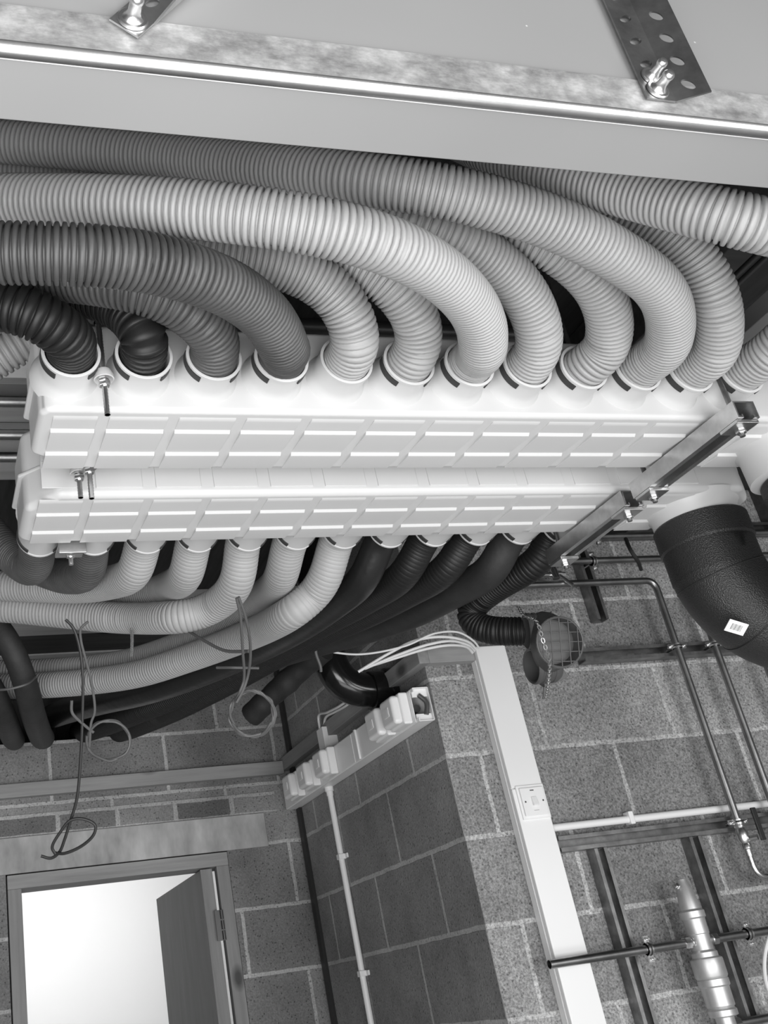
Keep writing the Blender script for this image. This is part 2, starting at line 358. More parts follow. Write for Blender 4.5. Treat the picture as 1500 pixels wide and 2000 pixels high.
# the left bracket: end of a perforated strap leaning to the right
b1 = PY(258, 44, YA - .004)
ang2 = thing('slotted_strap', 'bent perforated steel strap held by a single bolt at the upper left of the duct', 'bracket', (b1.x, YA, b1.z), 'slotted hanger angles')
V2 = Vector((.62, 0, .78)); U2 = Vector((.78, 0, -.62))
bm = NB(); slot_plate(bm, Vector((b1.x, YA - .0065, b1.z)) - U2 * .015 - V2 * .014, U2, V2, Y3, .030, .22, .002, 7, 1.35, 0)
e0 = Vector((b1.x, YA - .0065, b1.z)) + U2 * .015 + V2 * .01
prism(bm, [e0, e0 + V2 * .19, e0 + V2 * .19 + Vector((.006, -.022, 0)), e0 + V2 * .035 + Vector((.006, -.022, 0))], U2 * .002)
obj('strap', bm, 'galv', ang2, ang=30)
hexbolt(ang2, (b1.x, YA - .007, b1.z), (0, -1, 0), 1.0)

# ------------------------------------------------------------------ manifolds
BZ, TZ = .75, .895
def chamfer_plan(x0, x1, y0, y1, c):   # corners: near-left, far-left, far-right, near-right
    return [(x0 + c[0], y0), (x0, y0 + c[0]), (x0, y1 - c[1]), (x0 + c[1] * 1.6, y1), (x1 - c[2], y1), (x1, y1 - c[2]), (x1, y0 + c[3]), (x1 - c[3], y0)]
def manifold(name, label, x0, x1, y0, y1, ports, py, pz, sgn, cham, lines, spx, rib0, step):
    t = thing(name, label, 'manifold', ((x0 + x1) / 2, (y0 + y1) / 2, BZ), 'white air distribution manifolds')
    bm = NB(); pl = chamfer_plan(x0, x1, y0, y1, cham)
    prism(bm, [(x, y, BZ) for x, y in pl], (0, 0, TZ - BZ)); obj('body', bm, 'white', t, .012, 4)
    bm = NB(); cx, cy = (x0 + x1) / 2, (y0 + y1) / 2
    pl2 = chamfer_plan(x0 - .007, x1 + .006, y0 + .004, y1 + .004, cham); prism(bm, [(x, y, .812) for x, y in pl2], (0, 0, .007)); obj('seam_flange', bm, 'white', t, .003, 3)
    # raised wedge panels between the ribs, underneath and on the side
    bm = NB(); xs = [x0 + .02] + [rib0 + step * i for i in range(ports + 1) if rib0 + step * i < x1 - .2]
    for i, a in enumerate(xs):
        b = xs[i + 1] if i + 1 < len(xs) else a + step
        a1, b1_ = a + (.008 if i else .0), b - .008
        for (l0, l1, h) in ((lines[0] + .010, lines[1] - .004, .0014), (lines[1] - .002, lines[2] - .006, .0040), (lines[2] - .002, lines[3] - .006, .0040)):
            rings(bm, [[Vector((x, l0, BZ + .001)), Vector((x, l0 + .0055, BZ - h)), Vector((x, l0 + .012, BZ - h)), Vector((x, l1, BZ - .0007)), Vector((x, l1, BZ + .001))] for x in (a1, b1_)])
        if sgn > 0: box(bm, a1 + .003, b1_ - .003, y0 - .002, y0 + .002, BZ + .014, TZ - .014)
        box(bm, a1, b1_, y1 - .002, y1 + .0028, BZ + .014, TZ - .014)
    obj('panel_ribs', bm, 'white', t, .0018, 3)
    yw = y0 if sgn < 0 else y1; d = abs(py - yw)
    for i in range(ports):
        px = XP(sgn, i)
        bm = NB(); prof = [(-.012, .050), (.002, .0455), (.008, .0415), (.018, .0388), (d - .006, .0388), (d - .0045, .0402), (d - .0005, .0402), (d, .0394), (d, .0362), (d - .0012, .0356), (.004, .0352)]
        lathe(bm, (px, yw, pz), (0, sgn, 0), prof, 40); p = obj('port', bm, 'white', t)
        for a0, a1 in (((math.pi * .90, math.pi * 1.31), (math.pi * 1.69, math.pi * 1.84)) if not (sgn < 0 and i == 4) else ()):
            bm = NB(); L = []
            for k in range(13):
                a = a0 + (a1 - a0) * k / 12; e = Vector((math.cos(a), 0, math.sin(a))); yy = py - sgn * .016; c = Vector((px, 0, pz))
                L.append([Vector((px, yy, pz)) + e * .0380, Vector((px, yy + sgn * .0095, pz)) + e * .0380, Vector((px, yy + sgn * .0095, pz)) + e * .0409, Vector((px, yy, pz)) + e * .0409])
            rings(bm, L); obj('retaining_clip', bm, 'grey_clip', p)
    # round outlet spigot under the right hand end
    bm = NB(); lathe(bm, (spx, (y0 + y1) / 2, BZ + .01), (0, 0, -1), [(0, .094), (.010, .088), (.02, .0815), (.07, .080)], 48); obj('outlet_spigot', bm, 'white', t)
    return t
def XP(sgn, i): return .212 + .1 * i if sgn < 0 else .229 + .098 * i
NY, NZ, FY, FZ = 1.18, .81, 1.76, .803
SPX = 1.49
manifold('air_manifold', 'long white moulded manifold nearer the duct, hoses rising from its upper side', .172, 1.60, 1.232, 1.402, 12, NY, NZ, -1, (.012, .045, .02, .02), (1.235, 1.283, 1.349, 1.405), SPX, .262, .1)
manifold('air_manifold', 'long white moulded manifold nearer the block wall, hoses leaving its lower side', .180, 1.595, 1.492, 1.672, 12, FY, FZ, 1, (.05, .014, .05, .05), (1.495, 1.553, 1.621, 1.675), SPX, .278, .098)

# ------------------------------------------------------------------ hoses
HP = []; HOSES = []
def hose(name, label, pts, m, r=.0345, pitch=.0082, depth=.0052, group=None, cat='hose', seg=22, r_end=None, flat=False, pin=0):
    HOSES.append([name, label, smooth(resample(spline(pts), .012), 10, 2), m, r, pitch, depth, group, cat, seg, r_end or r, flat, pin])
def settle(rounds=220):
    # hoses that would share space are eased apart, nearer ones forwards and farther ones backwards
    import numpy as np
    P = [np.array([tuple(v) for v in h[2]]) for h in HOSES]; D = [p / np.linalg.norm(p, axis=1)[:, None] for p in P]
    R = [np.linspace(h[4], h[10], len(p)) + .0008 for h, p in zip(HOSES, P)]
    W = [np.clip((np.arange(len(p)) - h[12]) / 5.0, 0, 1) for h, p in zip(HOSES, P)]
    pairs = {}
    for _ in range(rounds):
        mv = [np.zeros(len(p)) for p in P]; hit = False
        for i in range(len(P)):
            for j in range(i + 1, len(P)):
                if (P[i].min(0) - .1 > P[j].max(0)).any() or (P[j].min(0) - .1 > P[i].max(0)).any(): continue
                d = np.linalg.norm(P[i][:, None] - P[j][None], axis=2); o = R[i][:, None] + R[j][None] - d
                if o.max() < .0005: continue
                hit = True
                if (i, j) not in pairs:
                    ii, jj = np.nonzero(o > 0); pairs[(i, j)] = 1. if np.mean(np.linalg.norm(P[i][ii], axis=1) - np.linalg.norm(P[j][jj], axis=1)) > 0 else -1.
                sg = pairs[(i, j)]; a = np.clip(o.max(1), 0, .02); b = np.clip(o.max(0), 0, .02)
                mv[i] += sg * a * .35; mv[j] -= sg * b * .35
        if not hit: break
        for i in range(len(P)):
            m = mv[i]
            for _k in range(16): m = np.convolve(np.pad(m, 2, mode='edge'), [.1, .22, .36, .22, .1], 'valid')
            P[i] = P[i] + D[i] * (m * W[i])[:, None]
    for h, p in zip(HOSES, P): h[2] = smooth([Vector(q) for q in p], 4, 2)
def build_hose(name, label, p, m, r, pitch, depth, group, cat, seg, r_end, flat, pin):
    HP.append((label, p, r, r_end))
    if flat:
        q = resample(p, .012); n = len(q); R = [r + (r_end - r) * i / (n - 1) for i in range(n)]
        bm = NB(); tube(bm, q, R, seg)
    else:
        L = sum((b - a).length for a, b in zip(p, p[1:])); nr = int(L / pitch); S = ((0, 1), (.20, 1), (.29, .2), (.42, 0), (.74, 0), (.90, .2))
        q = []; R = []; dense = resample(p, .0015); nd = len(dense) - 1
        for i in range(nr):
            for f, g in S:
                s = (i + f) / nr * nd; j = min(int(s), nd - 1); q.append(dense[j].lerp(dense[j + 1], s - j))
                rr = r + (r_end - r) * (i / nr); fd = min(1, .12 + (i / nr) ** 1.5 * 1.9) if pitch == .0085 else 1; R.append(rr - depth * g * fd)
        bm = NB(); tube(bm, q, R, seg)
    return tag(obj(name, bm, m, ang=70), label, cat, group)
def near(i, rest, *a, **k):
    x = XP(-1, i); pts = [Vector((x, 1.225, NZ)), Vector((x, NY, NZ)), Vector((x, NY - .03, NZ))] + [PD(*q) for q in rest]
    hose('corrugated_hose', a[0], pts, *a[1:], group='hoses of the nearer manifold', pin=7, **k)
def far(i, rest, *a, **k):
    x = XP(1, i); pts = [Vector((x, 1.70, FZ)), Vector((x, FY, FZ)), Vector((x, FY + .03, FZ))] + [PD(x_, y_, d_ + FOFF[i] * (1 - n / len(rest))) for n, (x_, y_, d_) in enumerate(rest)]
    hose('corrugated_hose', a[0], pts, *a[1:], group='hoses of the wall side manifold', pin=7, **k)
near(0, [(137, 665, 1.36), (112, 635, 1.34), (70, 610, 1.33), (20, 596, 1.33), (-60, 588, 1.35), (-200, 580, 1.4)], 'black corrugated hose bending left out of the first collar beside the threaded rod', 'hose_black', r=.0335, pitch=.0105)
near(1, [(283, 650, 1.40), (262, 615, 1.40), (222, 590, 1.42), (170, 575, 1.46), (110, 565, 1.49), (20, 558, 1.52), (-150, 545, 1.54)], 'black corrugated hose in the second collar, tucked behind the thick dark grey hose', 'hose_black', r=.0325, pitch=.0095)
near(2, [(420, 655, 1.43), (385, 612, 1.42), (322, 576, 1.42), (240, 553, 1.42), (130, 540, 1.42), (0, 533, 1.43), (-160, 530, 1.44)], 'dark grey hose in the third collar running under the thick dark grey hose', 'hose_mid')
near(3, [(556, 690, 1.44), (539, 640, 1.37), (480, 582, 1.29), (400, 542, 1.22), (300, 513, 1.18), (180, 498, 1.15), (0, 494, 1.14), (-180, 496, 1.14)], 'thick dark grey hose from the fourth collar sweeping left across the front', 'hose_dark')
near(4, [(698, 690, 1.50), (695, 640, 1.48), (675, 592, 1.47), (630, 550, 1.46), (570, 522, 1.45), (490, 503, 1.44), (400, 490, 1.44), (250, 470, 1.46), (60, 455, 1.5), (-120, 450, 1.55)], 'light grey hose in the fifth collar, the one without dark clips', 'hose_pale')
near(5, [(820, 690, 1.55), (822, 645, 1.53), (805, 598, 1.5), (765, 553, 1.49), (700, 512, 1.50), (620, 480, 1.53), (500, 450, 1.56), (340, 425, 1.6), (100, 405, 1.68), (-120, 400, 1.72)], 'light grey hose in the sixth collar passing beneath the wide sweeping hose', 'hose')
near(6, [(942, 690, 1.52), (943, 640, 1.45), (917, 588, 1.38), (860, 533, 1.30), (770, 483, 1.23), (650, 447, 1.20), (520, 425, 1.2), (375, 408, 1.22), (225, 398, 1.25), (0, 393, 1.32), (-160, 392, 1.36)], 'light grey hose from the seventh collar sweeping left above the dark hoses', 'hose_pale')
near(7, [(1055, 695, 1.6), (1055, 645, 1.56), (1035, 588, 1.53), (995, 535, 1.50), (930, 487, 1.47), (850, 446, 1.45), (740, 415, 1.48), (600, 388, 1.54), (430, 362, 1.64), (200, 345, 1.74), (-60, 335, 1.80), (-180, 333, 1.82)], 'light grey hose in the eighth collar squeezed between two sweeping hoses', 'hose')
near(8, [(1180, 700, 1.64), (1193, 650, 1.60), (1187, 595, 1.56), (1155, 540, 1.53), (1100, 495, 1.51), (1030, 457, 1.52), (940, 424, 1.56), (800, 395, 1.62), (620, 375, 1.7), (400, 345, 1.8), (150, 325, 1.95)], 'light grey hose in the ninth collar ducking under the topmost sweeping hose', 'hose')
near(9, [(1298, 690, 1.62), (1311, 625, 1.54), (1288, 560, 1.46), (1218, 506, 1.4), (1122, 452, 1.36), (1015, 412, 1.34), (880, 376, 1.33), (700, 348, 1.36), (500, 325, 1.46), (300, 302, 1.57), (100, 283, 1.63), (-140, 268, 1.68)], 'long light grey hose from the tenth collar running left along the duct edge', 'hose_pale')
near(10, [(1396, 705, 1.66), (1407, 650, 1.62), (1402, 585, 1.58), (1373, 520, 1.57), (1325, 468, 1.57), (1255, 420, 1.58), (1180, 383, 1.60), (1100, 345, 1.66), (1030, 300, 1.75)], 'light grey hose in the eleventh collar, its top under the crossing hose', 'hose')
near(11, [(1492, 705, 1.69), (1525, 668, 1.66), (1565, 632, 1.64), (1640, 585, 1.63), (1760, 530, 1.66), (1920, 480, 1.75), (2120, 450, 1.9)], 'light grey hose in the twelfth collar leaving at the right', 'hose')
hose('corrugated_hose', 'light grey hose crossing at the upper right just under the duct', [PD(900, 270, 1.62), PD(980, 305, 1.53), PD(1080, 336, 1.45), PD(1180, 362, 1.39), PD(1300, 393, 1.33), PD(1420, 425, 1.28), PD(1540, 452, 1.28), PD(1720, 500, 1.32), PD(1950, 570, 1.45), PD(2300, 650, 1.7)], 'hose_pale', group='loose light grey hoses')
hose('corrugated_hose', 'pale ribbed hose at the left behind the first black hose', [PD(-150, 790, 1.75), PD(-60, 732, 1.75), PD(10, 688, 1.75), PD(75, 650, 1.76), PD(140, 605, 1.8), PD(200, 560, 1.85)], 'hose_pale', pitch=.011, group='loose light grey hoses')
hose('corrugated_hose', 'pale ribbed hose at the left edge, upper of the two behind the black hose', [PD(-150, 735, 1.9), PD(-60, 675, 1.9), PD(10, 635, 1.9), PD(75, 600, 1.92), PD(140, 560, 1.96)], 'hose_pale', pitch=.011, group='loose light grey hoses')
FOFF = (0, 0, 0, 0, .05, .06, .12, .14, .14, .2, .2, .24)
fk = dict(pitch=.0085, depth=.0030)
far(0, [(66, 1112, 2.03), (38, 1100, 2.10), (0, 1062, 2.16), (-40, 1010, 2.2), (-90, 950, 2.25)], 'dark grey hose from the leftmost collar curling back behind the manifold end', 'hose_mid', **fk)
far(1, [(172, 1118, 2.05), (135, 1128, 2.14), (85, 1115, 2.25), (25, 1085, 2.36), (-60, 1040, 2.45)], 'dark grey hose curling left from the second collar beside the clamp plate', 'hose_mid', **fk)
far(2, [(268, 1112, 2.02), (215, 1138, 2.15), (140, 1148, 2.28), (60, 1146, 2.35), (-60, 1142, 2.4), (-220, 1135, 2.45)], 'grey hose from the third collar, highest of the light ones running left', 'hose_far', **fk)
far(3, [(368, 1112, 2.05), (325, 1148, 2.26), (270, 1166, 2.4), (190, 1173, 2.5), (100, 1170, 2.57), (0, 1163, 2.62), (-180, 1150, 2.66)], 'grey hose from the fourth collar sandwiched between two light hoses', 'hose_far', **fk)
far(4, [(468, 1125, 2.02), (435, 1173, 2.1), (380, 1200, 2.18), (320, 1207, 2.25), (230, 1207, 2.32), (120, 1197, 2.38), (0, 1186, 2.42), (-180, 1185, 2.45)], 'grey hose from the fifth collar dipping under two others, cables hanging over it', 'hose_far', **fk)
far(5, [(552, 1120, 2.05), (512, 1165, 2.24), (465, 1205, 2.42), (400, 1240, 2.58), (330, 1268, 2.70), (250, 1293, 2.8), (160, 1306, 2.87), (60, 1312, 2.92), (-60, 1314, 2.96)], 'grey hose from the sixth collar partly hidden behind the seventh', 'hose_far', **fk)
far(6, [(638, 1125, 2.0), (595, 1178, 2.1), (530, 1220, 2.22), (450, 1255, 2.36), (360, 1288, 2.5), (280, 1314, 2.6), (200, 1328, 2.70), (90, 1338, 2.80), (-60, 1342, 2.88)], 'grey hose from the seventh collar, lowest of the light ones, next to black hoses', 'hose_far', **fk)
far(7, [(715, 1125, 2.02), (655, 1178, 2.15), (590, 1222, 2.3), (500, 1268, 2.5), (400, 1310, 2.65), (300, 1345, 2.8), (200, 1368, 3.0), (130, 1388, 3.5), (100, 1400, 4.2), (92, 1405, 4.6)], 'smooth black hose bordering the lowest light grey one', 'black_sheet', r=.031, r_end=.05, flat=True)
far(8, [(797, 1114, 2.04), (727, 1164, 2.2), (650, 1206, 2.38), (560, 1252, 2.6), (450, 1306, 2.82), (350, 1356, 3.0), (260, 1392, 3.2), (200, 1416, 3.6), (165, 1428, 4.1), (155, 1430, 4.5)], 'black ribbed hose from the ninth collar of the lower manifold', 'hose_black', r=.031, r_end=.045, **fk)
far(9, [(878, 1108, 2.0), (802, 1154, 2.13), (722, 1195, 2.28), (640, 1230, 2.45), (560, 1268, 2.65), (450, 1328, 2.9), (350, 1378, 3.15), (270, 1412, 3.5), (235, 1425, 4.1), (228, 1427, 4.5)], 'black ribbed hose from the tenth collar, glinting at its middle', 'hose_black', r=.031, r_end=.05, **fk)
far(10, [(968, 1105, 2.04), (890, 1154, 2.24), (810, 1194, 2.42), (730, 1222, 2.6), (650, 1244, 2.78), (570, 1266, 2.95), (480, 1296, 3.15)], 'smooth black hose ending near the glossy elbow', 'foam', r=.033, r_end=.046, flat=True)
far(11, [(1062, 1090, 2.0), (1000, 1128, 2.08), (945, 1163, 2.16), (910, 1198, 2.22), (925, 1226, 2.26), (975, 1234, 2.27), (1026, 1232, 2.28), (1050, 1233, 2.3)], 'black ribbed hose bending back into the grilled outlet box', 'hose_black', r=.032, **fk)
hose('insulated_pipe', 'black insulated pipe at the left edge, bound by a wire, right one of two', [PD(-120, 1140, 2.5), PD(-40, 1190, 2.55), (PD(0, 1228, 2.6)), PD(28, 1275, 2.62), PD(48, 1330, 2.64), PD(62, 1385, 2.76), PD(78, 1432, 3.2), PD(84, 1440, 4.1), PD(84, 1441, 4.5)], 'foam', r=.028, r_end=.045, flat=True, group='black insulated pipes', cat='pipe')
hose('insulated_pipe', 'black insulated pipe at the left edge, outer one of the bound pair', [PD(-150, 1250, 2.6), PD(-60, 1290, 2.64), PD(-20, 1335, 2.68), PD(5, 1390, 2.76), PD(22, 1434, 3.2), PD(28, 1444, 4.1), PD(28, 1445, 4.5)], 'foam', r=.028, r_end=.045, flat=True, group='black insulated pipes', cat='pipe')
settle()
for h in HOSES: build_hose(*h)
wt = [PD(-30, 1347, 2.56), PD(15, 1346, 2.53), PD(50, 1337, 2.54), PD(70, 1322, 2.6)]
bm = NB(); tube(bm, spline(wt), .003, 8); tag(obj('wire_tie', bm, 'cable_grey'), 'thin grey wire tied round the two black insulated pipes', 'wire')

# ------------------------------------------------------------------ hanger rods, struts, clamps
def thread_rod(bm, x, y, z0, z1, r=.0042):
    n = int((z1 - z0) / .0016); lathe(bm, (x, y, z0), (0, 0, 1), [(z1 * 0 + i * .0016, r * (1 if i % 2 else .86)) for i in range(n)], 10)
def hexnut(bm, p, r=.0085, h=.008, ax=(0, 0, 1)): lathe(bm, p, ax, [(0, r * .9), (h * .15, r), (h * .85, r), (h, r * .9)], 6)
def rod(label, x, y, zlow, znut, rodtop=CEIL, bracket=None):
    t = thing('threaded_rod', label, 'rod', (x, y, zlow), 'hanger rods')
    bm = NB(); cyl(bm, (x, y, zlow), (x, y, zlow + .001), .0042, 10)
    n = max(3, int((rodtop - zlow) / .0025)); lathe(bm, (x, y, zlow), (0, 0, 1), [(i * .0025, .0044 if i % 2 else .0038) for i in range(n)], 10); obj('rod', bm, 'galv', t)
    bm = NB(); hexnut(bm, (x, y, znut - .009)); obj('nut', bm, 'zinc', t)
    bm = NB(); lathe(bm, (x, y, znut), (0, 0, 1), [(0, .0125), (.002, .0125)], 24); obj('washer', bm, 'zinc', t)
    bm = NB(); lathe(bm, (x, y, znut + .002), (0, 0, 1), [(0, .014), (.006, .0135), (.014, .010), (.016, .006)], 24); obj('collar', bm, 'white', t)
    if bracket:
        bm = NB(); box(bm, x - .03, x + .03, y - .02, y + .02, bracket, bracket + .005); box(bm, x - .004, x + .004, y - .03, y + .02, bracket, bracket + .08); obj('hanger_plate', bm, 'galv_dark', t, .001)
    return t
rod('threaded hanger rod with washer and nut between the first two black hoses', .257, 1.200, .724, .778, 1.0, .885)
rod('short rod end poking out beneath the far left of the nearer manifold', .268, 1.425, .712, .764)
rod('threaded rod end with washer on the wall side manifold at its left', .258, 1.462, .732, .772)
tc = thing('clamp_plate', 'small steel clamp plate and bolt between the two leftmost lower collars', 'clamp', (.276, 1.715, .745))
bm = NB(); box(bm, .252, .300, 1.69, 1.74, .752, .757); box(bm, .252, .300, 1.685, 1.690, .738, .775); obj('plate', bm, 'galv', tc, .001)
bm = NB(); hexnut(bm, (.276, 1.715, .742)); lathe(bm, (.276, 1.715, .728), (0, 0, 1), [(0, .004), (.12, .004)], 10); obj('bolt', bm, 'zinc', tc)
def strut_profile(w, h, t, lip): # open side down; local (a across, b up)
    return [(-w / 2, 0), (-w / 2, h), (w / 2, h), (w / 2, 0), (w / 2 - lip, 0), (w / 2 - lip, t * 2.4), (w / 2 - lip + t, t * 2.4), (w / 2 - lip + t, t), (w / 2 - t, t), (w / 2 - t, h - t), (-w / 2 + t, h - t), (-w / 2 + t, t), (-w / 2 + lip - t, t), (-w / 2 + lip - t, t * 2.4), (-w / 2 + lip, t * 2.4), (-w / 2 + lip, 0)]
def strut(bm, p0, p1, across, up, w=.041, h=.041, t=.0025, lip=.0105):
    p0, p1, across, up = map(Vector, (p0, p1, across, up)); pr = strut_profile(w, h, t, lip)
    rings(bm, [[p + across * a + up * b for a, b in pr] for p in (p0, p1)])
def support(label, x, y0, y1, zt):
    t = thing('strut_channel', label, 'channel', (x, (y0 + y1) / 2, zt - .03), 'steel channels carrying the manifolds')
    zb = zt - .030
    bm = NB(); strut(bm, (x, y0, zb), (x, y1, zb), X3, Z3, .041, .030); obj('channel', bm, 'galv', t, ang=25)
    for k, y in enumerate((y0 + .026, y1 - .026)):
        bm = NB(); box(bm, x - .021, x + .021, y - .021, y + .021, zb - .0065, zb - .0005); pl = obj('square_washer', bm, 'galv', t, .001)
        bm = NB(); hexnut(bm, (x, y, zb - .0145)); obj('nut', bm, 'zinc', pl)
        bm = NB(); cyl(bm, (x, y, zb - .020), (x, y, CEIL), .0045, 12); obj('rod', bm, 'galv_dark', t)
    return t
support('galvanised strut channel crossing under the nearer manifold at its right', 1.272, 1.166, 1.452, BZ - .0065)
support('galvanised strut channel crossing under the wall side manifold', 1.272, 1.478, 1.752, BZ - .0065)

# ------------------------------------------------------------------ black foam elbows
def elbow(name, label, x, y, ztop, r, rot, sticker):
    t = thing(name, label, 'elbow', (x, y, ztop), 'black foam duct elbows')
    bm = NB(); lathe(bm, (x, y, ztop), (0, 0, -1), [(0, r * .93), (.0, r), (.004, r + .003), (.050, r + .003), (.054, r), (.11, r)], 48); obj('collar', bm, 'epp', t)
    pts = [Vector((x, y, ztop - .056))]; d1 = Vector((math.cos(rot), math.sin(rot), 0)); k = .135; cz = ztop - .085
    for i in range(13):
        a = math.radians(74) * i / 12; pts.append(Vector((x, y, cz)) + d1 * (k * (1 - math.cos(a))) - Z3 * (k * math.sin(a)))
    e = (pts[-1] - pts[-2]).normalized(); pts += [pts[-1] + e * .10, pts[-1] + e * .25, pts[-1] + e * .5]
    bm = NB(); tube(bm, pts, r, 48); obj('bend', bm, 'epp', t)
    for i, off in ((3, .0), (9, 0), (15, 0)):
        if i < len(pts) - 1:
            q = pts[i]; dd = (pts[i + 1] - pts[i - 1]).normalized()
            bm = NB(); torus(bm, q, dd, r + .0002, .0014, 56, 6); obj('seam', bm, 'black', t)
    return t, pts, e
el, epts, ee = elbow('foam_elbow', 'black foam pipe elbow with a white sticker below the wall side manifold', SPX + .005, 1.582, .722, .086, 0, True)
elbow('foam_elbow', 'black foam pipe elbow at the right edge below the nearer manifold', SPX + .03, 1.315, .690, .086, 0, False)
# sticker with a barcode lying on the bend, facing the camera side
sc_ = epts[-4] + (epts[-3] - epts[-4]) * .55
def sticker():
    view = PD(1438, 1225, 1.0).normalized(); o0 = Vector((0, 0, 0))
    # nearest hit of the sight line with the straight part of the bend
    a = epts[-3]; best = None
    for i in range(600):
        p = view * (1.6 + i * .001); q = p - a; perp = q - ee * q.dot(ee)
        if perp.length < .0862: best = (p, perp.normalized()); break
    if best is None: p = a - Z3 * .087; best = (p, -Z3)
    p, n = best; u = ee.cross(n).normalized()
    bm = NB(); obox(bm, p + n * .0006, ee, u, n, .019, .012, .0006); s = obj('sticker', bm, 'paper', el)
    bm = NB()
    for k in range(9): obox(bm, p + n * .0014 + ee * (-.010 + k * .0024), ee, u, n, .0004 + .0005 * (k % 3 == 0), .006, .0002)
    obj('barcode', bm, 'ink', s)
sticker()

# ------------------------------------------------------------------ pipework on the front wall
PYW = YF - .072       # centre of pipes that stand on the struts
def pipe(name, label, pts, r, m, group=None, cat='pipe', seg=16, bend=True):
    bm = NB(); tube(bm, pts, r, seg); return tag(obj(name, bm, m), label, cat, group)
def corner(a, b, c, rad, n=8):
    a, b, c = map(Vector, (a, b, c)); u = (a - b).normalized(); v = (c - b).normalized(); p = b + u * rad; q = b + v * rad
    return [a] + [(p * (1 - t) ** 2 + b * (2 * t * (1 - t)) + q * t * t) for t in [i / n for i in range(n + 1)]] + [c]
# struts screwed to the wall, slot outwards
def wall_strut(label, p0, p1, slot_glints=False):
    p0, p1 = Vector(p0), Vector(p1); d = (p1 - p0).normalized(); ac = d.cross(Y3).normalized(); bm = NB()
    strut(bm, p0, p1, ac, Y3, .041, .041); t = tag(obj('wall_strut', bm, 'galv_dark', ang=25), label, 'channel', 'steel channels on the front wall')
    for i in range(6 if slot_glints else 0):
        q = p0 + d * (.045 + .05 * i) + Y3 * .0382; bm = NB(); obox(bm, q, d, ac, Y3, .013, .007, .0004); obj('slot', bm, 'zinc', t)  # bright plates paint the reflections at the back slots
    return t
SY = YF - .0415
def sp(px, py): q = PY(px, py, SY); return Vector((q.x, SY, q.z))
a = sp(1140, 1092); b = sp(1165, 1209); wall_strut('short upright strut on the block wall just under the wall side manifold', (a.x, SY, a.z + .25), (a.x + .004, SY, b.z))
a = sp(1141, 1279); b = sp(1490, 1258); wall_strut('level strut carrying the upright pipes beside the round grille', (a.x, SY, a.z), (a.x + 1.6, SY, a.z), True)
a = sp(1090, 1650); b = sp(1405, 1611); wall_strut('level strut below the white conduit, starting at the trunking', (1.735, SY, (a.z + b.z) / 2), (3.4, SY, (a.z + b.z) / 2)); ZLS = (a.z + b.z) / 2
for l, (x0, y0), (x1, y1) in (('upright strut between the white trunking and the brass separator', (1174, 1660), (1272, 2000)), ('upright strut on the wall to the right of the brass separator', (1357, 1632), (1475, 1975))):
    a = sp(x0, y0); wall_strut(l, (a.x, SY, ZLS - .022), (a.x, SY, FLOOR + .3))
a = sp(1220, 1036); wall_strut('level strut at the top of the block wall behind the elbow', (1.9, SY, a.z), (3.6, SY, a.z))
def pp(px, py, y=PYW): q = PY(px, py, y); return Vector((q.x, y, q.z))
a = pp(1210, 1047); pipe('copper_pipe', 'level copper pipe highest on the block wall, behind the elbow', [(a.x - .35, PYW, a.z), (a.x + 1.5, PYW, a.z)], .011, 'copper', 'level copper pipes')
a = pp(1067, 1098); b = pp(1287, 1089); pipe('copper_pipe', 'level copper pipe with a tee, second below the manifold', [(a.x, PYW, a.z), (a.x + 1.6, PYW, a.z)], .011, 'copper', 'level copper pipes')
tee = thing('pipe_tee', 'bright copper tee at the end of the second level pipe', 'fitting', (a.x, PYW, a.z))
bm = NB(); lathe(bm, (a.x - .01, PYW, a.z), (1, 0, 0), [(0, .013), (.05, .013), (.052, .0115)], 16); obj('body', bm, 'copper_bright', tee)
bm = NB(); cyl(bm, (a.x + .012, PYW, a.z), (a.x + .012, PYW - .01, a.z - .06), .012); obj('branch', bm, 'copper_bright', tee)
a = pp(1060, 1123); pv = thing('drain_valve', 'small bright lever valve on the short level pipe beside the black hose', 'valve', (a.x, PYW, a.z))
bm = NB(); cyl(bm, (a.x - .15, PYW, a.z), (a.x + .045, PYW, a.z), .009); obj('pipe', bm, 'copper_bright', pv)
bm = NB(); lathe(bm, (a.x + .045, PYW, a.z), (1, 0, 0), [(0, .012), (.02, .012), (.022, .008), (.035, .008)], 6); obj('body', bm, 'zinc', pv)
bm = NB(); cyl(bm, (a.x + .055, PYW - .005, a.z - .005), (a.x + .075, PYW - .03, a.z - .05), .006); obj('lever', bm, 'zinc', pv)
ra = pp(1268, 1134); rb = pp(1435, 1590)
YLS = PYW
x4 = (pp(1320, 1255).x + rb.x) / 2
pipe('copper_pipe', 'copper pipe running level then turning down the wall to the lever valve', corner((1.72, PYW, ra.z), (x4, PYW, ra.z), (x4, PYW, rb.z - .02), .035), .011, 'copper', 'bent copper pipe', seg=20)
x5 = pp(1447, 1400).x; pipe('copper_pipe', 'upright dark copper pipe just right of the bent one', [(x5, PYW, pp(1355, 1150).z), (x5, PYW, ZLS - .1)], .011, 'copper', 'upright copper pipes')
x6 = pp(1490, 1280).x; pipe('copper_pipe', 'upright dark copper pipe at the right edge of the wall', [(x6, PYW, .98), (x6, PYW, FLOOR + .2)], .011, 'copper', 'upright copper pipes')
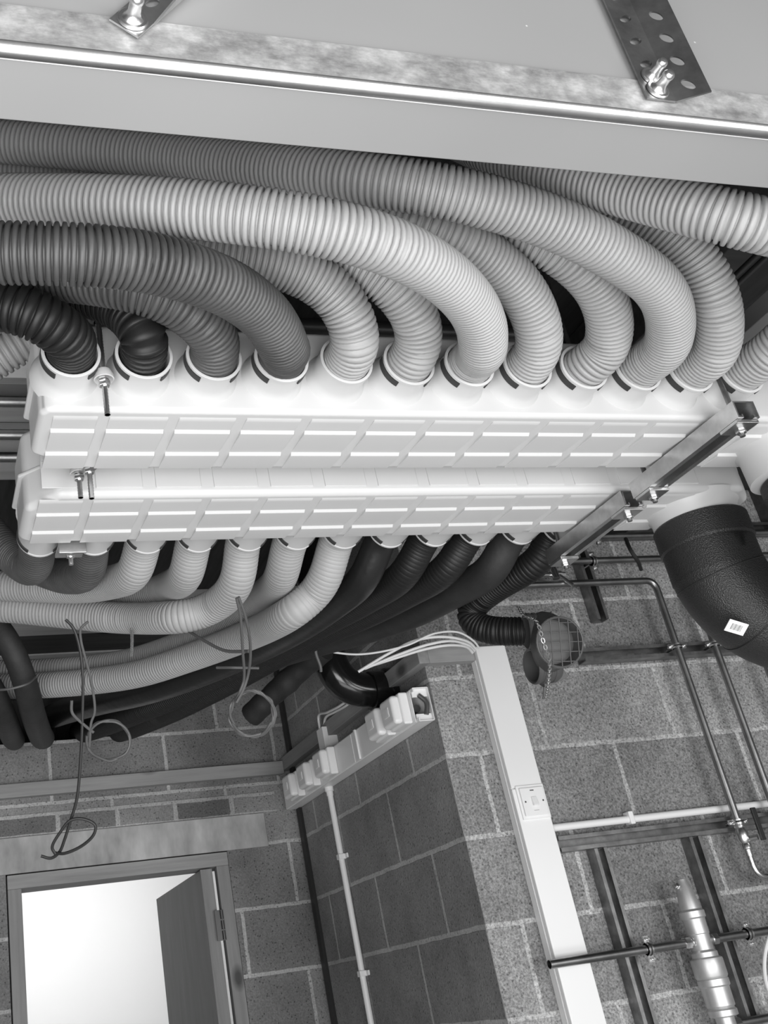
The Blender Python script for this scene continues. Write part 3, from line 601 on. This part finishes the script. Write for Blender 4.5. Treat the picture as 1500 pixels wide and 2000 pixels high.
# rubber lined clips
def clip(label, c, axis, r=.011):
    c = Vector(c); axis = Vector(axis); t = thing('pipe_clip', label, 'clip', c, 'rubber lined pipe clips')
    bm = NB(); torus(bm, c, axis, r + .003, .0034, 24, 8); obj('rubber_liner', bm, 'rubber', t)
    bm = NB(); u = axis.cross(Y3).normalized()
    lathe(bm, c - axis * .007, axis, [(0, r + .0055), (.014, r + .0055), (.014, r + .004), (0, r + .004)], 24)
    for s in (-1, 1): obox(bm, c + u * s * (r + .012), axis, u, Y3, .007, .009, .003)
    obj('band', bm, 'zinc', t)
    bm = NB()
    for s in (-1, 1): hexnut(bm, c + u * s * (r + .013) - Y3 * .009, .0055, .006, Y3); cyl(bm, c + u * s * (r + .013) - Y3 * .016, c + u * s * (r + .013) + Y3 * .012, .003, 8)
    cyl(bm, c + Y3 * (r + .004), c + Y3 * .05, .005, 10)
    obj('screw', bm, 'zinc', t); return t
zs = sp(1320, 1268).z
clip('zinc pipe clip holding the bent copper pipe on the upper strut', (x4, PYW, zs), Z3)
clip('zinc pipe clip holding the second upright pipe on the upper strut', (x5, PYW, zs), Z3)
clip('zinc pipe clip at the lower strut above the lever valve', (x4, PYW, ZLS), Z3)
q = pp(1158, 1096); clip('zinc pipe clip on the second level copper pipe', (q.x, PYW, q.z), X3)
q = pp(1165, 1046); clip('zinc pipe clip on the highest level copper pipe', (q.x, PYW, q.z), X3)
# white conduit
q = PY(1085, 1621, YF - .016); q2 = PY(1495, 1566, YF - .016)
cw = thing('white_conduit', 'white plastic conduit running level from the trunking across the wall', 'conduit', (q.x, YF - .016, q.z))
bm = NB(); cyl(bm, (1.727, YF - .016, (q.z + q2.z) / 2), (3.4, YF - .016, (q.z + q2.z) / 2), .0105, 18); obj('tube', bm, 'white_flat', cw)
q = PY(1230, 1600, YF - .016); bm = NB(); box(bm, q.x - .008, q.x + .008, YF - .03, YF, (q.z + q2.z) / 2 - .018, (q.z + q2.z) / 2 + .018); obj('saddle', bm, 'white_flat', cw, .003)
# brass separator on its copper pipe
zsep = pp(1368, 1838, 2.70).z; xs_ = pp(1368, 1838, 2.70).x; YS = 2.70
sep = thing('air_separator', 'tall brass air separator standing upright across the level copper pipe', 'separator', (xs_, YS, zsep))
k = .00128
def zz(cy): return (1838 - (1560 + cy / 3.333)) * k + zsep
prof = [(520, 0), (520, 8), (545, 9), (590, 13.5), (690, 16.5), (720, 17), (735, 21), (775, 21), (785, 18), (880, 18), (885, 17), (985, 17), (1000, 21), (1030, 21), (1040, 25.5), (1050, 26), (1150, 26), (1165, 24), (1170, 25), (1210, 25), (1220, 22.5), (1335, 22.5), (1345, 20), (1360, 23), (1395, 23), (1405, 15), (1500, 15), (1620, 15)]
bm = NB(); lathe(bm, (xs_, YS, zz(520)), (0, 0, -1), [(zz(520) - zz(c), r_ * k * 1.26) for c, r_ in prof], 36); obj('body', bm, 'brass', sep)
bm = NB(); lathe(bm, (xs_, YS, zz(1170)), (0, 0, -1), [(0, .036), (.012, .036), (.014, .033)], 6); obj('hex_collar', bm, 'brass', sep)
bm = NB(); zt = zz(560); cyl(bm, (xs_, YS, zt), (xs_ - .032, YS - .004, zt), .006, 12); lathe(bm, (xs_ - .020, YS - .003, zt), (-1, 0, 0), [(0, .0085), (.006, .0085)], 6); obj('bleed_screw', bm, 'zinc', sep)
bm = NB()
for s in (-1, 1):
    lathe(bm, (xs_ + s * .014, YS, zsep), (s, 0, 0), [(0, .0145), (.016, .0145), (.018, .0125), (.022, .0125)], 20); lathe(bm, (xs_ + s * .036, YS, zsep), (s, 0, 0), [(0, .0155), (.015, .0155), (.018, .013)], 6)
obj('union_nut', bm, 'zinc', sep)
xl = PY(1072, 1880, YS).x
bm = NB(); lathe(bm, (xs_ - .05, YS, zsep), (-1, 0, 0), [(0, .0112), (xs_ - .05 - xl, .0112), (xs_ - .05 - xl, .0098), (xs_ - .09 - xl, .0098)], 24)
tag(obj('copper_pipe', bm, 'copper'), 'open ended level copper pipe crossing in front of the white trunking', 'pipe', 'pipe through the separator')
bm = NB(); cyl(bm, (xs_ + .05, YS, zsep), (xs_ + .24, YS, zsep), .0112, 24); o = obj('copper_pipe', bm, 'copper'); tag(o, 'short level copper pipe on the right of the brass separator', 'pipe', 'pipe through the separator')
bm = NB(); lathe(bm, (xs_ + .205, YS, zsep), (1, 0, 0), [(0, .009), (.03, .009), (.032, .012), (.05, .012)], 16); obj('end_fitting', bm, 'copper_bright', o)
def clip2(label, x): return clip(label, (x, YS, zsep), X3)
clip2('zinc pipe clip left of the brass separator', PY(1265, 1850, YS).x); clip2('zinc pipe clip right of the brass separator', PY(1458, 1815, YS).x)
# lever valve on the right
zv = pp(1455, 1640).z
va = thing('lever_valve', 'chrome valve with a black lever under the bent copper pipe', 'valve', (x4, PYW, zv))
bm = NB(); lathe(bm, (x4, PYW, zv + .055), (0, 0, -1), [(0, .012), (.012, .015), (.02, .015), (.022, .0125), (.035, .018), (.055, .018), (.065, .0125), (.07, .015), (.08, .015), (.082, .011), (.1, .011)], 20); obj('body', bm, 'zinc', va)
bm = NB(); cyl(bm, (x4, PYW, zv), (x4 + .02, PYW - .035, zv), .008, 12); obj('stem', bm, 'zinc', va)
bm = NB(); obox(bm, (x4 + .035, PYW - .036, zv + .035), (0, 0, 1), (1, 0, 0), (0, 1, 0), .045, .008, .004); obj('lever', bm, 'black', va, .002)
bm = NB(); tube(bm, corner((x4, PYW, zv - .04), (x4, PYW, zv - .105), (x4 + .25, PYW, zv - .105), .04), .009, 16); obj('tail_pipe', bm, 'copper_bright', va)
q = [PD(1640, 1640, 2.66), PD(1560, 1715, 2.62), PD(1515, 1800, 2.6), PD(1497, 1850, 2.6), PD(1493, 1890, 2.6), PD(1500, 1930, 2.6), PD(1520, 1960, 2.6), PD(1570, 2050, 2.6), PD(1600, 2200, 2.6)]
bm = NB(); tube(bm, spline(q), .0045, 8); tag(obj('white_cable', bm, 'cable_white'), 'white cable curving at the lower right edge', 'cable')
q = pp(1440, 1990)
bm = NB(); cyl(bm, (q.x, PYW, q.z - .01), (q.x + .5, PYW, q.z - .01), .011, 16); o = tag(obj('copper_pipe', bm, 'copper'), 'level copper pipe at the bottom right corner', 'pipe')
bm = NB(); lathe(bm, (q.x - .03, PYW, q.z - .01), (1, 0, 0), [(0, .011), (.012, .017), (.03, .017), (.034, .013)], 6); obj('union_nut', bm, 'zinc', o)

# ------------------------------------------------------------------ white trunking with a switch
TX0, TX1, TY = 1.627, 1.724, YF - .05; TZT = .862
zj = PY(1030, 1538, TY).z
tr = thing('cable_trunking', 'tall white square cable trunking running down the block wall', 'trunking', (1.675, YF, FLOOR))
bm = NB(); box(bm, TX0, TX1, TY + .006, YF, FLOOR, TZT); obj('base', bm, 'white_flat', tr, .0015)
bm = NB(); box(bm, TX0 - .0015, TX1 + .0015, TY, TY + .014, zj + .002, TZT + .001); obj('lid', bm, 'white_flat', tr, .003, 3)
bm = NB(); box(bm, TX0 - .0015, TX1 + .0015, TY, TY + .014, FLOOR, zj); obj('lid', bm, 'white_flat', tr, .003, 3)
bm = NB(); box(bm, TX0 - .002, TX0, TY + .02, TY + .024, FLOOR, TZT); obj('side_bead', bm, 'white_flat', tr)
q = PY(1040, 1566, TY)
sw = thing('light_switch', 'square white light switch set in the face of the white trunking', 'switch', (q.x, TY, q.z))
bm = NB(); box(bm, q.x - .044, q.x + .044, TY - .005, TY, q.z - .046, q.z + .046); obj('plate', bm, 'white_flat', sw, .0015)
bm = NB(); box(bm, q.x - .037, q.x + .037, TY - .011, TY - .005, q.z - .038, q.z + .038); pl = obj('face', bm, 'white_box', sw, .002, 3)
bm = NB(); obox(bm, (q.x, TY - .0135, q.z), X3, Vector((0, .25, 1)), Vector((0, 1, -.25)), .008, .012, .003); obj('rocker', bm, 'white_box', sw, .001)
bm = NB()
for s in (-1, 1): cyl(bm, (q.x + s * .028, TY - .0115, q.z), (q.x + s * .028, TY - .0108, q.z), .0026, 14)
obj('screw', bm, 'charcoal', sw)
bm = NB(); box(bm, q.x - .006, q.x + .006, TY - .0113, TY - .0109, q.z + .028, q.z + .031); box(bm, q.x - .008, q.x + .008, TY - .0113, TY - .0109, q.z - .025, q.z - .0242); obj('printed_mark', bm, 'cable_grey', sw)

# ------------------------------------------------------------------ socket trunking on the side wall
SX0, SX1, SZ0, SZ1, SYN, SYF = 1.425, XS, .670, .770, 2.805, YD - .04
st = thing('wall_trunking', 'white trunking along the dark side wall with an open end', 'trunking', (1.45, 3.45, SZ0))
bm = NB(); box(bm, SX1 - .003, SX1, SYN, SYF, SZ0, SZ1); box(bm, SX0, SX1, SYN, SYF, SZ0, SZ0 + .003); box(bm, SX0, SX1, SYN, SYF, SZ1 - .003, SZ1); obj('channel', bm, 'white_flat', st, .0008)
bm = NB(); box(bm, SX0 - .003, SX0, SYN + .02, SYF, SZ0 + .002, SZ1 - .002); box(bm, SX0 - .001, SX0 + .003, SYN, SYF, SZ0, SZ0 + .012); box(bm, SX0 - .001, SX0 + .003, SYN, SYF, SZ1 - .012, SZ1); obj('lid', bm, 'white_flat', st, .0015)
bm = NB(); box(bm, SX0, SX1, SYN + .012, SYN + .018, SZ0 + .003, SZ0 + .024); obj('end_lip', bm, 'white_flat', st)
bm = NB(); box(bm, SX0, SX1, SYN + .012, SYN + .018, SZ1 - .026, SZ1 - .003); obj('end_lip', bm, 'white_flat', st)
bm = NB(); tube(bm, spline([(1.445, SYN + .012, SZ1 - .02), (1.462, SYN + .006, SZ1 - .045), (1.455, SYN + .008, SZ0 + .02)]), .007, 10); tube(bm, [(1.45, SYN + .05, .72), (1.45, 3.6, .72)], .012, 8); obj('cable_core', bm, 'charcoal', st)
for i, (yy, d) in enumerate(((3.385, 'coupler'), (3.27, 'strip'))):
    bm = NB()
    if i == 0: box(bm, SX0 - .005, SX0 - .0031, yy - .07, yy + .07, SZ0 + .004, SZ1 - .004)
    else: box(bm, SX0 - .010, SX0 - .0031, yy - .006, yy + .006, SZ0 + .003, SZ1 - .001)
    obj('blank_plate' if i == 0 else 'joint_cover', bm, 'white_flat', st, .001)
box_labels = ['white rounded box on the side trunking, farthest from the open end', 'white rounded box on the side trunking, second from the far end', 'white rounded box on the side trunking beside the small white stub', 'white rounded box on the side trunking touching the glossy black elbow', 'white rounded box on the side trunking next to its open end']
for (px, py), lb in zip([(570, 1547), (598, 1523), (630, 1498), (737, 1423), (767, 1397)], box_labels):
    y = PX(px, py, 1.385).y
    t = thing('junction_box', lb, 'box', (1.40, y, .72), 'white boxes on the side trunking')
    bm = NB(); box(bm, 1.392, SX0 - .0035, y - .052, y + .052, .674, .768); obj('back_box', bm, 'white_flat', t, .006, 3)
    bm = NB(); box(bm, 1.366, 1.396, y - .045, y + .045, .679, .763); obj('cover', bm, 'white_box', t, .012, 5)
    bm = NB(); box(bm, 1.3645, 1.3662, y - .016, y + .016, .708, .734); lathe(bm, (1.3662, y, .721), (-1, 0, 0), [(0, .011), (.002, .0105)], 18); obj('pull_disc', bm, 'white_flat', t)
sb = PX(640, 1452, 1.445)
bm = NB(); box(bm, 1.422, XS - .034, sb.y - .03, sb.y + .03, SZ1, .858); box(bm, 1.4405, XS, sb.y - .03, sb.y + .03, SZ1, .8255); tag(obj('trunking_stub', bm, 'white_flat', None, .0015), 'small upright white trunking stub on top of the side trunking', 'trunking')
cy_ = 3.69
cs = thing('white_conduit', 'white conduit dropping down the dark side wall from the trunking', 'conduit', (XS - .014, cy_, SZ0))
bm = NB(); cyl(bm, (XS - .015, cy_, FLOOR), (XS - .015, cy_, SZ0), .0105, 16); obj('tube', bm, 'white_flat', cs)
for px, py in ((680, 1667), (725, 1898)):
    z = PX(px, py, XS - .014).z; bm = NB(); box(bm, XS - .028, XS, cy_ - .014, cy_ + .014, z - .009, z + .009); box(bm, XS - .006, XS, cy_ - .034, cy_, z - .008, z + .008); obj('saddle', bm, 'white_flat', cs, .002)
bm = NB(); lathe(bm, (XS - .015, cy_, SZ0), (0, 0, -1), [(0, .016), (.014, .016), (.016, .0125), (.03, .0125)], 18); obj('adaptor', bm, 'white_flat', cs)

# ------------------------------------------------------------------ glossy soil pipe elbow
sl = thing('soil_pipe', 'glossy black soil pipe elbow entering the side wall above the trunking', 'pipe', (1.38, 3.05, .84))
pth = corner((1.49, 3.05, .835), (1.29, 3.05, .835), (1.268, 3.03, 1.39), .125, 14)
bm = NB(); tube(bm, pth, .054, 32); obj('bend', bm, 'gloss_black', sl)
bm = NB(); u = (pth[-1] - pth[-2]).normalized(); lathe(bm, pth[-2] + u * .015, u, [(0, .055), (.002, .061), (.07, .061), (.073, .056)], 36); obj('socket', bm, 'gloss_black', sl)
bm = NB(); lathe(bm, (1.40, 3.05, .835), (1, 0, 0), [(0, .055), (.002, .061), (.055, .061), (.056, .068), (.073, .068)], 36); obj('socket', bm, 'gloss_black', sl)

# ------------------------------------------------------------------ grilled outlet box hanging on a chain
VD = 2.3
axv = (RX * .42 - ray(1094, 1254).normalized() * .9).normalized(); gc = PD(1094, 1254, VD - .075)
vb = thing('outlet_box', 'black outlet box with a round wire grille and two spigots hanging before the block wall', 'vent', gc)
gu = (RY - axv * RY.dot(axv)).normalized(); gv = axv.cross(gu)
bm = NB(); L = []
for t_, ru_, rv_, sh in ((-.085, .050, .026, .0), (-.07, .066, .034, 0), (-.05, .064, .042, 0), (-.025, .056, .050, 0), (0, .054, .054, 0), (0, .050, .050, 0), (-.03, .046, .046, 0)):
    L.append([gc + axv * t_ + gu * (ru_ * math.cos(2 * math.pi * i / 40)) + gv * (rv_ * math.sin(2 * math.pi * i / 40)) for i in range(40)])
rings(bm, L); obj('body', bm, 'charcoal', vb, ang=40)
bm = NB()
for i in range(-2, 3):
    o_ = i * .020; h = math.sqrt(max(.0, .050 ** 2 - o_ ** 2))
    cyl(bm, gc + gu * o_ - gv * h, gc + gu * o_ + gv * h, .0012, 8); cyl(bm, gc + gv * o_ - gu * h + axv * .002, gc + gv * o_ + gu * h + axv * .002, .0012, 8)
torus(bm, gc, axv, .0515, .0022, 40, 8); obj('grille', bm, 'charcoal', vb)
for px, py, op in ((1032, 1233, 0), (1042, 1301, 1)):
    c0 = PD(px, py, VD); dr = (RX * .97 + RZ * .2 * (1 if op else 0) - RY * .05).normalized()
    bm = NB(); prof = [(-.004, .033), (-.006, .037), (-.003, .0395)]
    for j in range(3): prof += [(.004 + j * .012, .0395), (.006 + j * .012, .0375), (.009 + j * .012, .0375), (.011 + j * .012, .0395)]
    prof += [(.044, .039), (.052, .034)]
    prof = [(.05, .033)] + prof if op else prof
    lathe(bm, c0, dr, prof, 36); obj('spigot', bm, 'charcoal', vb)
bm = NB()
for px, py in ((1062, 1208), (1072, 1205)):
    c0 = PD(px, py, VD - .02); prism(bm, [c0 + RY * .008 - RX * .010, c0 + RY * .008 + RX * .008, c0 - RY * .012 + RX * .006], RZ * .004)
obj('fixing_lug', bm, 'black', vb)
bm = NB(); c0 = PD(1078, 1330, VD + .02); prism(bm, [PD(1064, 1345, VD), PD(1110, 1322, VD), PD(1090, 1290, VD), PD(1060, 1300, VD)], RZ * .04); prism(bm, [PD(1062, 1342, VD), PD(1072, 1338, VD), PD(1068, 1366, VD), PD(1060, 1366, VD)], RZ * .004); obj('bracket', bm, 'charcoal', vb, .001)
def chain(label, pts, R=.0045, r=.0008, lab_cat='chain', step=.0072):
    q = resample(spline([Vector(p) for p in pts]), step); bm = NB()
    for i in range(len(q) - 1):
        c = (q[i] + q[i + 1]) / 2; d = (q[i + 1] - q[i]).normalized(); n = d.cross(RZ).normalized() if i % 2 else d.cross(d.cross(RZ)).normalized()
        u, v = frame(n); ln = []
        s = n.cross(d).normalized()
        for k in range(16):
            a = 2 * math.pi * k / 16; e = d * math.cos(a) * .0055 + s * math.sin(a) * .0032; en = (d * math.cos(a) + s * math.sin(a)).normalized()
            ln.append([c + e + (en * math.cos(2 * math.pi * j / 6) + n * math.sin(2 * math.pi * j / 6)) * r for j in range(6)])
        rings(bm, ln, closed=True)
    return tag(obj('chain', bm, 'zinc'), label, lab_cat, 'thin metal chains')
chain('thin bright chain draped over the grilled outlet box', [PD(1012, 1185, VD), PD(1024, 1203, VD - .06), PD(1048, 1214, VD - .115), PD(1060, 1250, VD - .14), PD(1073, 1290, VD - .13), PD(1072, 1330, VD - .09), PD(1066, 1367, VD - .01)], r=.0011)
chain('thin bright chain hanging over the lower grey hoses', [PD(257, 1228, 2.2), PD(258, 1250, 2.32), PD(257, 1282, 2.45)], r=.0008)

# ------------------------------------------------------------------ loose cables
def cable(label, pts, r, m, grp=None, name='cable', n=14):
    bm = NB(); tube(bm, spline(pts, n), r, 8); return tag(obj(name, bm, m), label, 'cable', grp)
D = 2.22
cable('dark cable hanging on the left and ending in an open knot above the door', [PD(128, 1210, D), PD(142, 1225, D), PD(153, 1255, D), PD(161, 1310, D), PD(161, 1400, D), PD(158, 1470, D), PD(150, 1560, D), PD(137, 1605, D), PD(126, 1640, D), PD(116, 1664, D), PD(100, 1676, D), PD(80, 1672, D)], .0032, 'cable_dark', 'dark cables on the left')
cable('dark cable loop tied at the bottom of the left hanging cable', [PD(108, 1668, D - .01), PD(102, 1655, D - .01), PD(118, 1625, D - .01), PD(138, 1602, D - .01), PD(165, 1600, D - .01), PD(186, 1612, D - .01), PD(183, 1630, D - .01), PD(160, 1652, D - .01), PD(125, 1667, D - .01), PD(108, 1666, D - .004)], .0032, 'cable_dark', 'dark cables on the left')
lp = [PD(172, 1214, D), PD(158, 1228, D), (PD(158, 1250, D)), PD(168, 1290, D), PD(178, 1330, D), PD(185, 1390, D), PD(178, 1412, D)]
for i in range(30):
    a = math.radians(200 - i * 26); lp.append(PD(212 + (40 + (i % 5)) * math.cos(a), 1446 - (37 + i % 4) * math.sin(a), D + .004 * math.sin(i)))
cable('grey cable hanging on the left and wound into a round coil', lp, .0028, 'cable_grey', 'dark cables on the left')
cable('short pale cable end sticking out above the left coil', [PD(140, 1368, D), PD(141, 1392, D), PD(160, 1412, D), PD(183, 1431, D)], .0032, 'cable_grey', 'short cable ends')
lp = [PD(462, 1168, 1.98), PD(469, 1200, 2.0), PD(474, 1270, 2.05), PD(476, 1330, 2.1), PD(468, 1352, 2.1)]
for i in range(42):
    a = math.radians(150 - i * 25); lp.append(PD(492 + (40 + 2.2 * (i % 4)) * math.cos(a), 1394 - (42 + 2 * (i % 3)) * math.sin(a), 2.12 + .005 * math.sin(i * 1.7)))
cable('grey cable hanging beside the black hoses with a thick coil above the wall corner', lp, .0028, 'cable_grey', 'cables with the middle coil')
lp = [PD(466, 1166, 1.98), PD(478, 1200, 2.0), PD(489, 1262, 2.05), PD(484, 1320, 2.1), PD(474, 1350, 2.1), PD(462, 1372, 2.1)]
cable('second grey strand coming down into the coil above the wall corner', lp, .0028, 'cable_grey', 'cables with the middle coil')
cable('pale bare cable end reaching across the lowest light hose', [PD(366, 1231, 2.25), PD(400, 1252, 2.2), PD(440, 1271, 2.15), PD(486, 1272, 2.1)], .0034, 'cable_grey', 'short cable ends')
cable('pale straight cable end lying level before the black hoses', [PD(423, 1304, 2.3), PD(460, 1304, 2.28), PD(505, 1305, 2.3)], .003, 'cable_grey', 'short cable ends')
wl = ['white cable arching highest onto the trunking top', 'white cable in the bundle over the timber rail, second down', 'white cable in the bundle over the timber rail, third down', 'white cable lowest in the bundle over the timber rail']
wp = [[(612, 1268), (700, 1278), (790, 1262), (850, 1237), (895, 1235), (925, 1252), (936, 1266)], [(700, 1312), (760, 1276), (815, 1250), (870, 1244), (915, 1254), (930, 1268)], [(712, 1306), (780, 1278), (840, 1258), (885, 1252), (918, 1262), (928, 1272)], [(716, 1303), (780, 1283), (830, 1268), (880, 1260), (912, 1264), (924, 1276)]]
for i, (l, p) in enumerate(zip(wl, wp)):
    n_ = len(p); cable(l, [PD(x, y, 3.02 - .0 + .02 * i - .06 * (j / n_)) for j, (x, y) in enumerate(p)], .0042 if i else .003, 'cable_white', 'white cables over the timber rail', 'white_cable')
cable('white cable looping up out of the white trunking stub', [PX(625, 1425, 1.43), PX(622, 1400, 1.43), PX(640, 1391, 1.42), PX(665, 1378, 1.42), PX(690, 1360, 1.44)], .0045, 'cable_white', 'white cables at the stub', 'white_cable')
cable('white cable behind the looping one at the white trunking stub', [PX(632, 1425, 1.45), PX(636, 1402, 1.44), PX(655, 1390, 1.44), PX(680, 1375, 1.44), PX(700, 1355, 1.46)], .0045, 'cable_white', 'white cables at the stub', 'white_cable')
cable('grey hooked cable by the top of the glossy soil pipe', [PD(570, 1250, 2.75), PD(580, 1262, 2.75), PD(595, 1262, 2.75), PD(602, 1248, 2.75), PD(598, 1228, 2.75)], .007, 'cable_grey')
cable('thin grey cable dangling in front of the glossy soil pipe', [PD(608, 1228, 2.7), PD(616, 1250, 2.7), PD(617, 1275, 2.7), PD(626, 1302, 2.7), PD(627, 1312, 2.7)], .004, 'cable_grey')

# ------------------------------------------------------------------ services near the ceiling, behind the hoses
for i, (py, l) in enumerate(((770, 'level metal pipe under the ceiling at the left, uppermost of three'), (835, 'level metal pipe under the ceiling at the left, middle of three'), (879, 'level metal pipe under the ceiling at the left, lowest of three'))):
    q = PZ(30, py, 1.29); pipe('ceiling_pipe', l, [(-2.0, q.y, 1.27), (1.5, q.y, 1.27)], .013, 'galv', 'pipes under the ceiling')
q = PZ(40, 716, 1.15)
bm = NB(); box(bm, -1.2, .32, q.y - .10, q.y + .045, 1.15, 1.22); tag(obj('flat_duct', bm, 'white_flat', None, .006), 'flat white duct under the ceiling left of the nearer manifold', 'duct')
q = PZ(1480, 650, 1.05)
bm = NB(); box(bm, q.x - .03, q.x + .035, .9, 2.2, 1.05, 1.09); tag(obj('flat_bar', bm, 'paint', None, .002), 'flat grey bar slanting behind the hoses at the right edge', 'bar')
for i, (px, l) in enumerate(((1450, 'thin ceiling pipe in the dark at the right edge, left of two'), (1475, 'thin ceiling pipe in the dark at the right edge, right of two'))):
    q = PZ(px, 525 - i * 3, 1.33); pipe('ceiling_pipe', l, [(q.x, .5, 1.33), (q.x, 2.7, 1.33)], .007, 'dark_pipe', 'thin pipes at the right')
for py, l in ((640, 'dark level pipe seen between the fourth and fifth hoses, upper of two'), (682, 'dark level pipe seen between the fourth and fifth hoses, lower of two')):
    q = PZ(640, py, 1.25); pipe('ceiling_pipe', l, [(.2, q.y, 1.25), (1.35, q.y, 1.25)], .018, 'dark_pipe', 'dark pipes behind the hoses')

q = [PD(1222, 1052, 3.25), PD(1232, 1075, 3.2), PD(1245, 1095, 3.2), PD(1252, 1112, 3.25)]
cable('short black cable drooping between the level copper pipes', q, .006, 'rubber', None, 'black_cable')
q = [PD(490, 1398, 3.35), PD(540, 1350, 3.3), PD(590, 1305, 3.25), PD(632, 1268, 3.2)]
bm = NB(); pr = smooth(resample(spline(q), .01), 3); tube(bm, pr, [.036 + .002 * math.sin(i * .45) + .0012 * math.sin(i * 1.1 + 1) for i in range(len(pr))], 14)
tag(obj('insulated_stub', bm, 'foam'), 'ragged dark insulated pipe slanting down beside the glossy soil pipe', 'pipe')
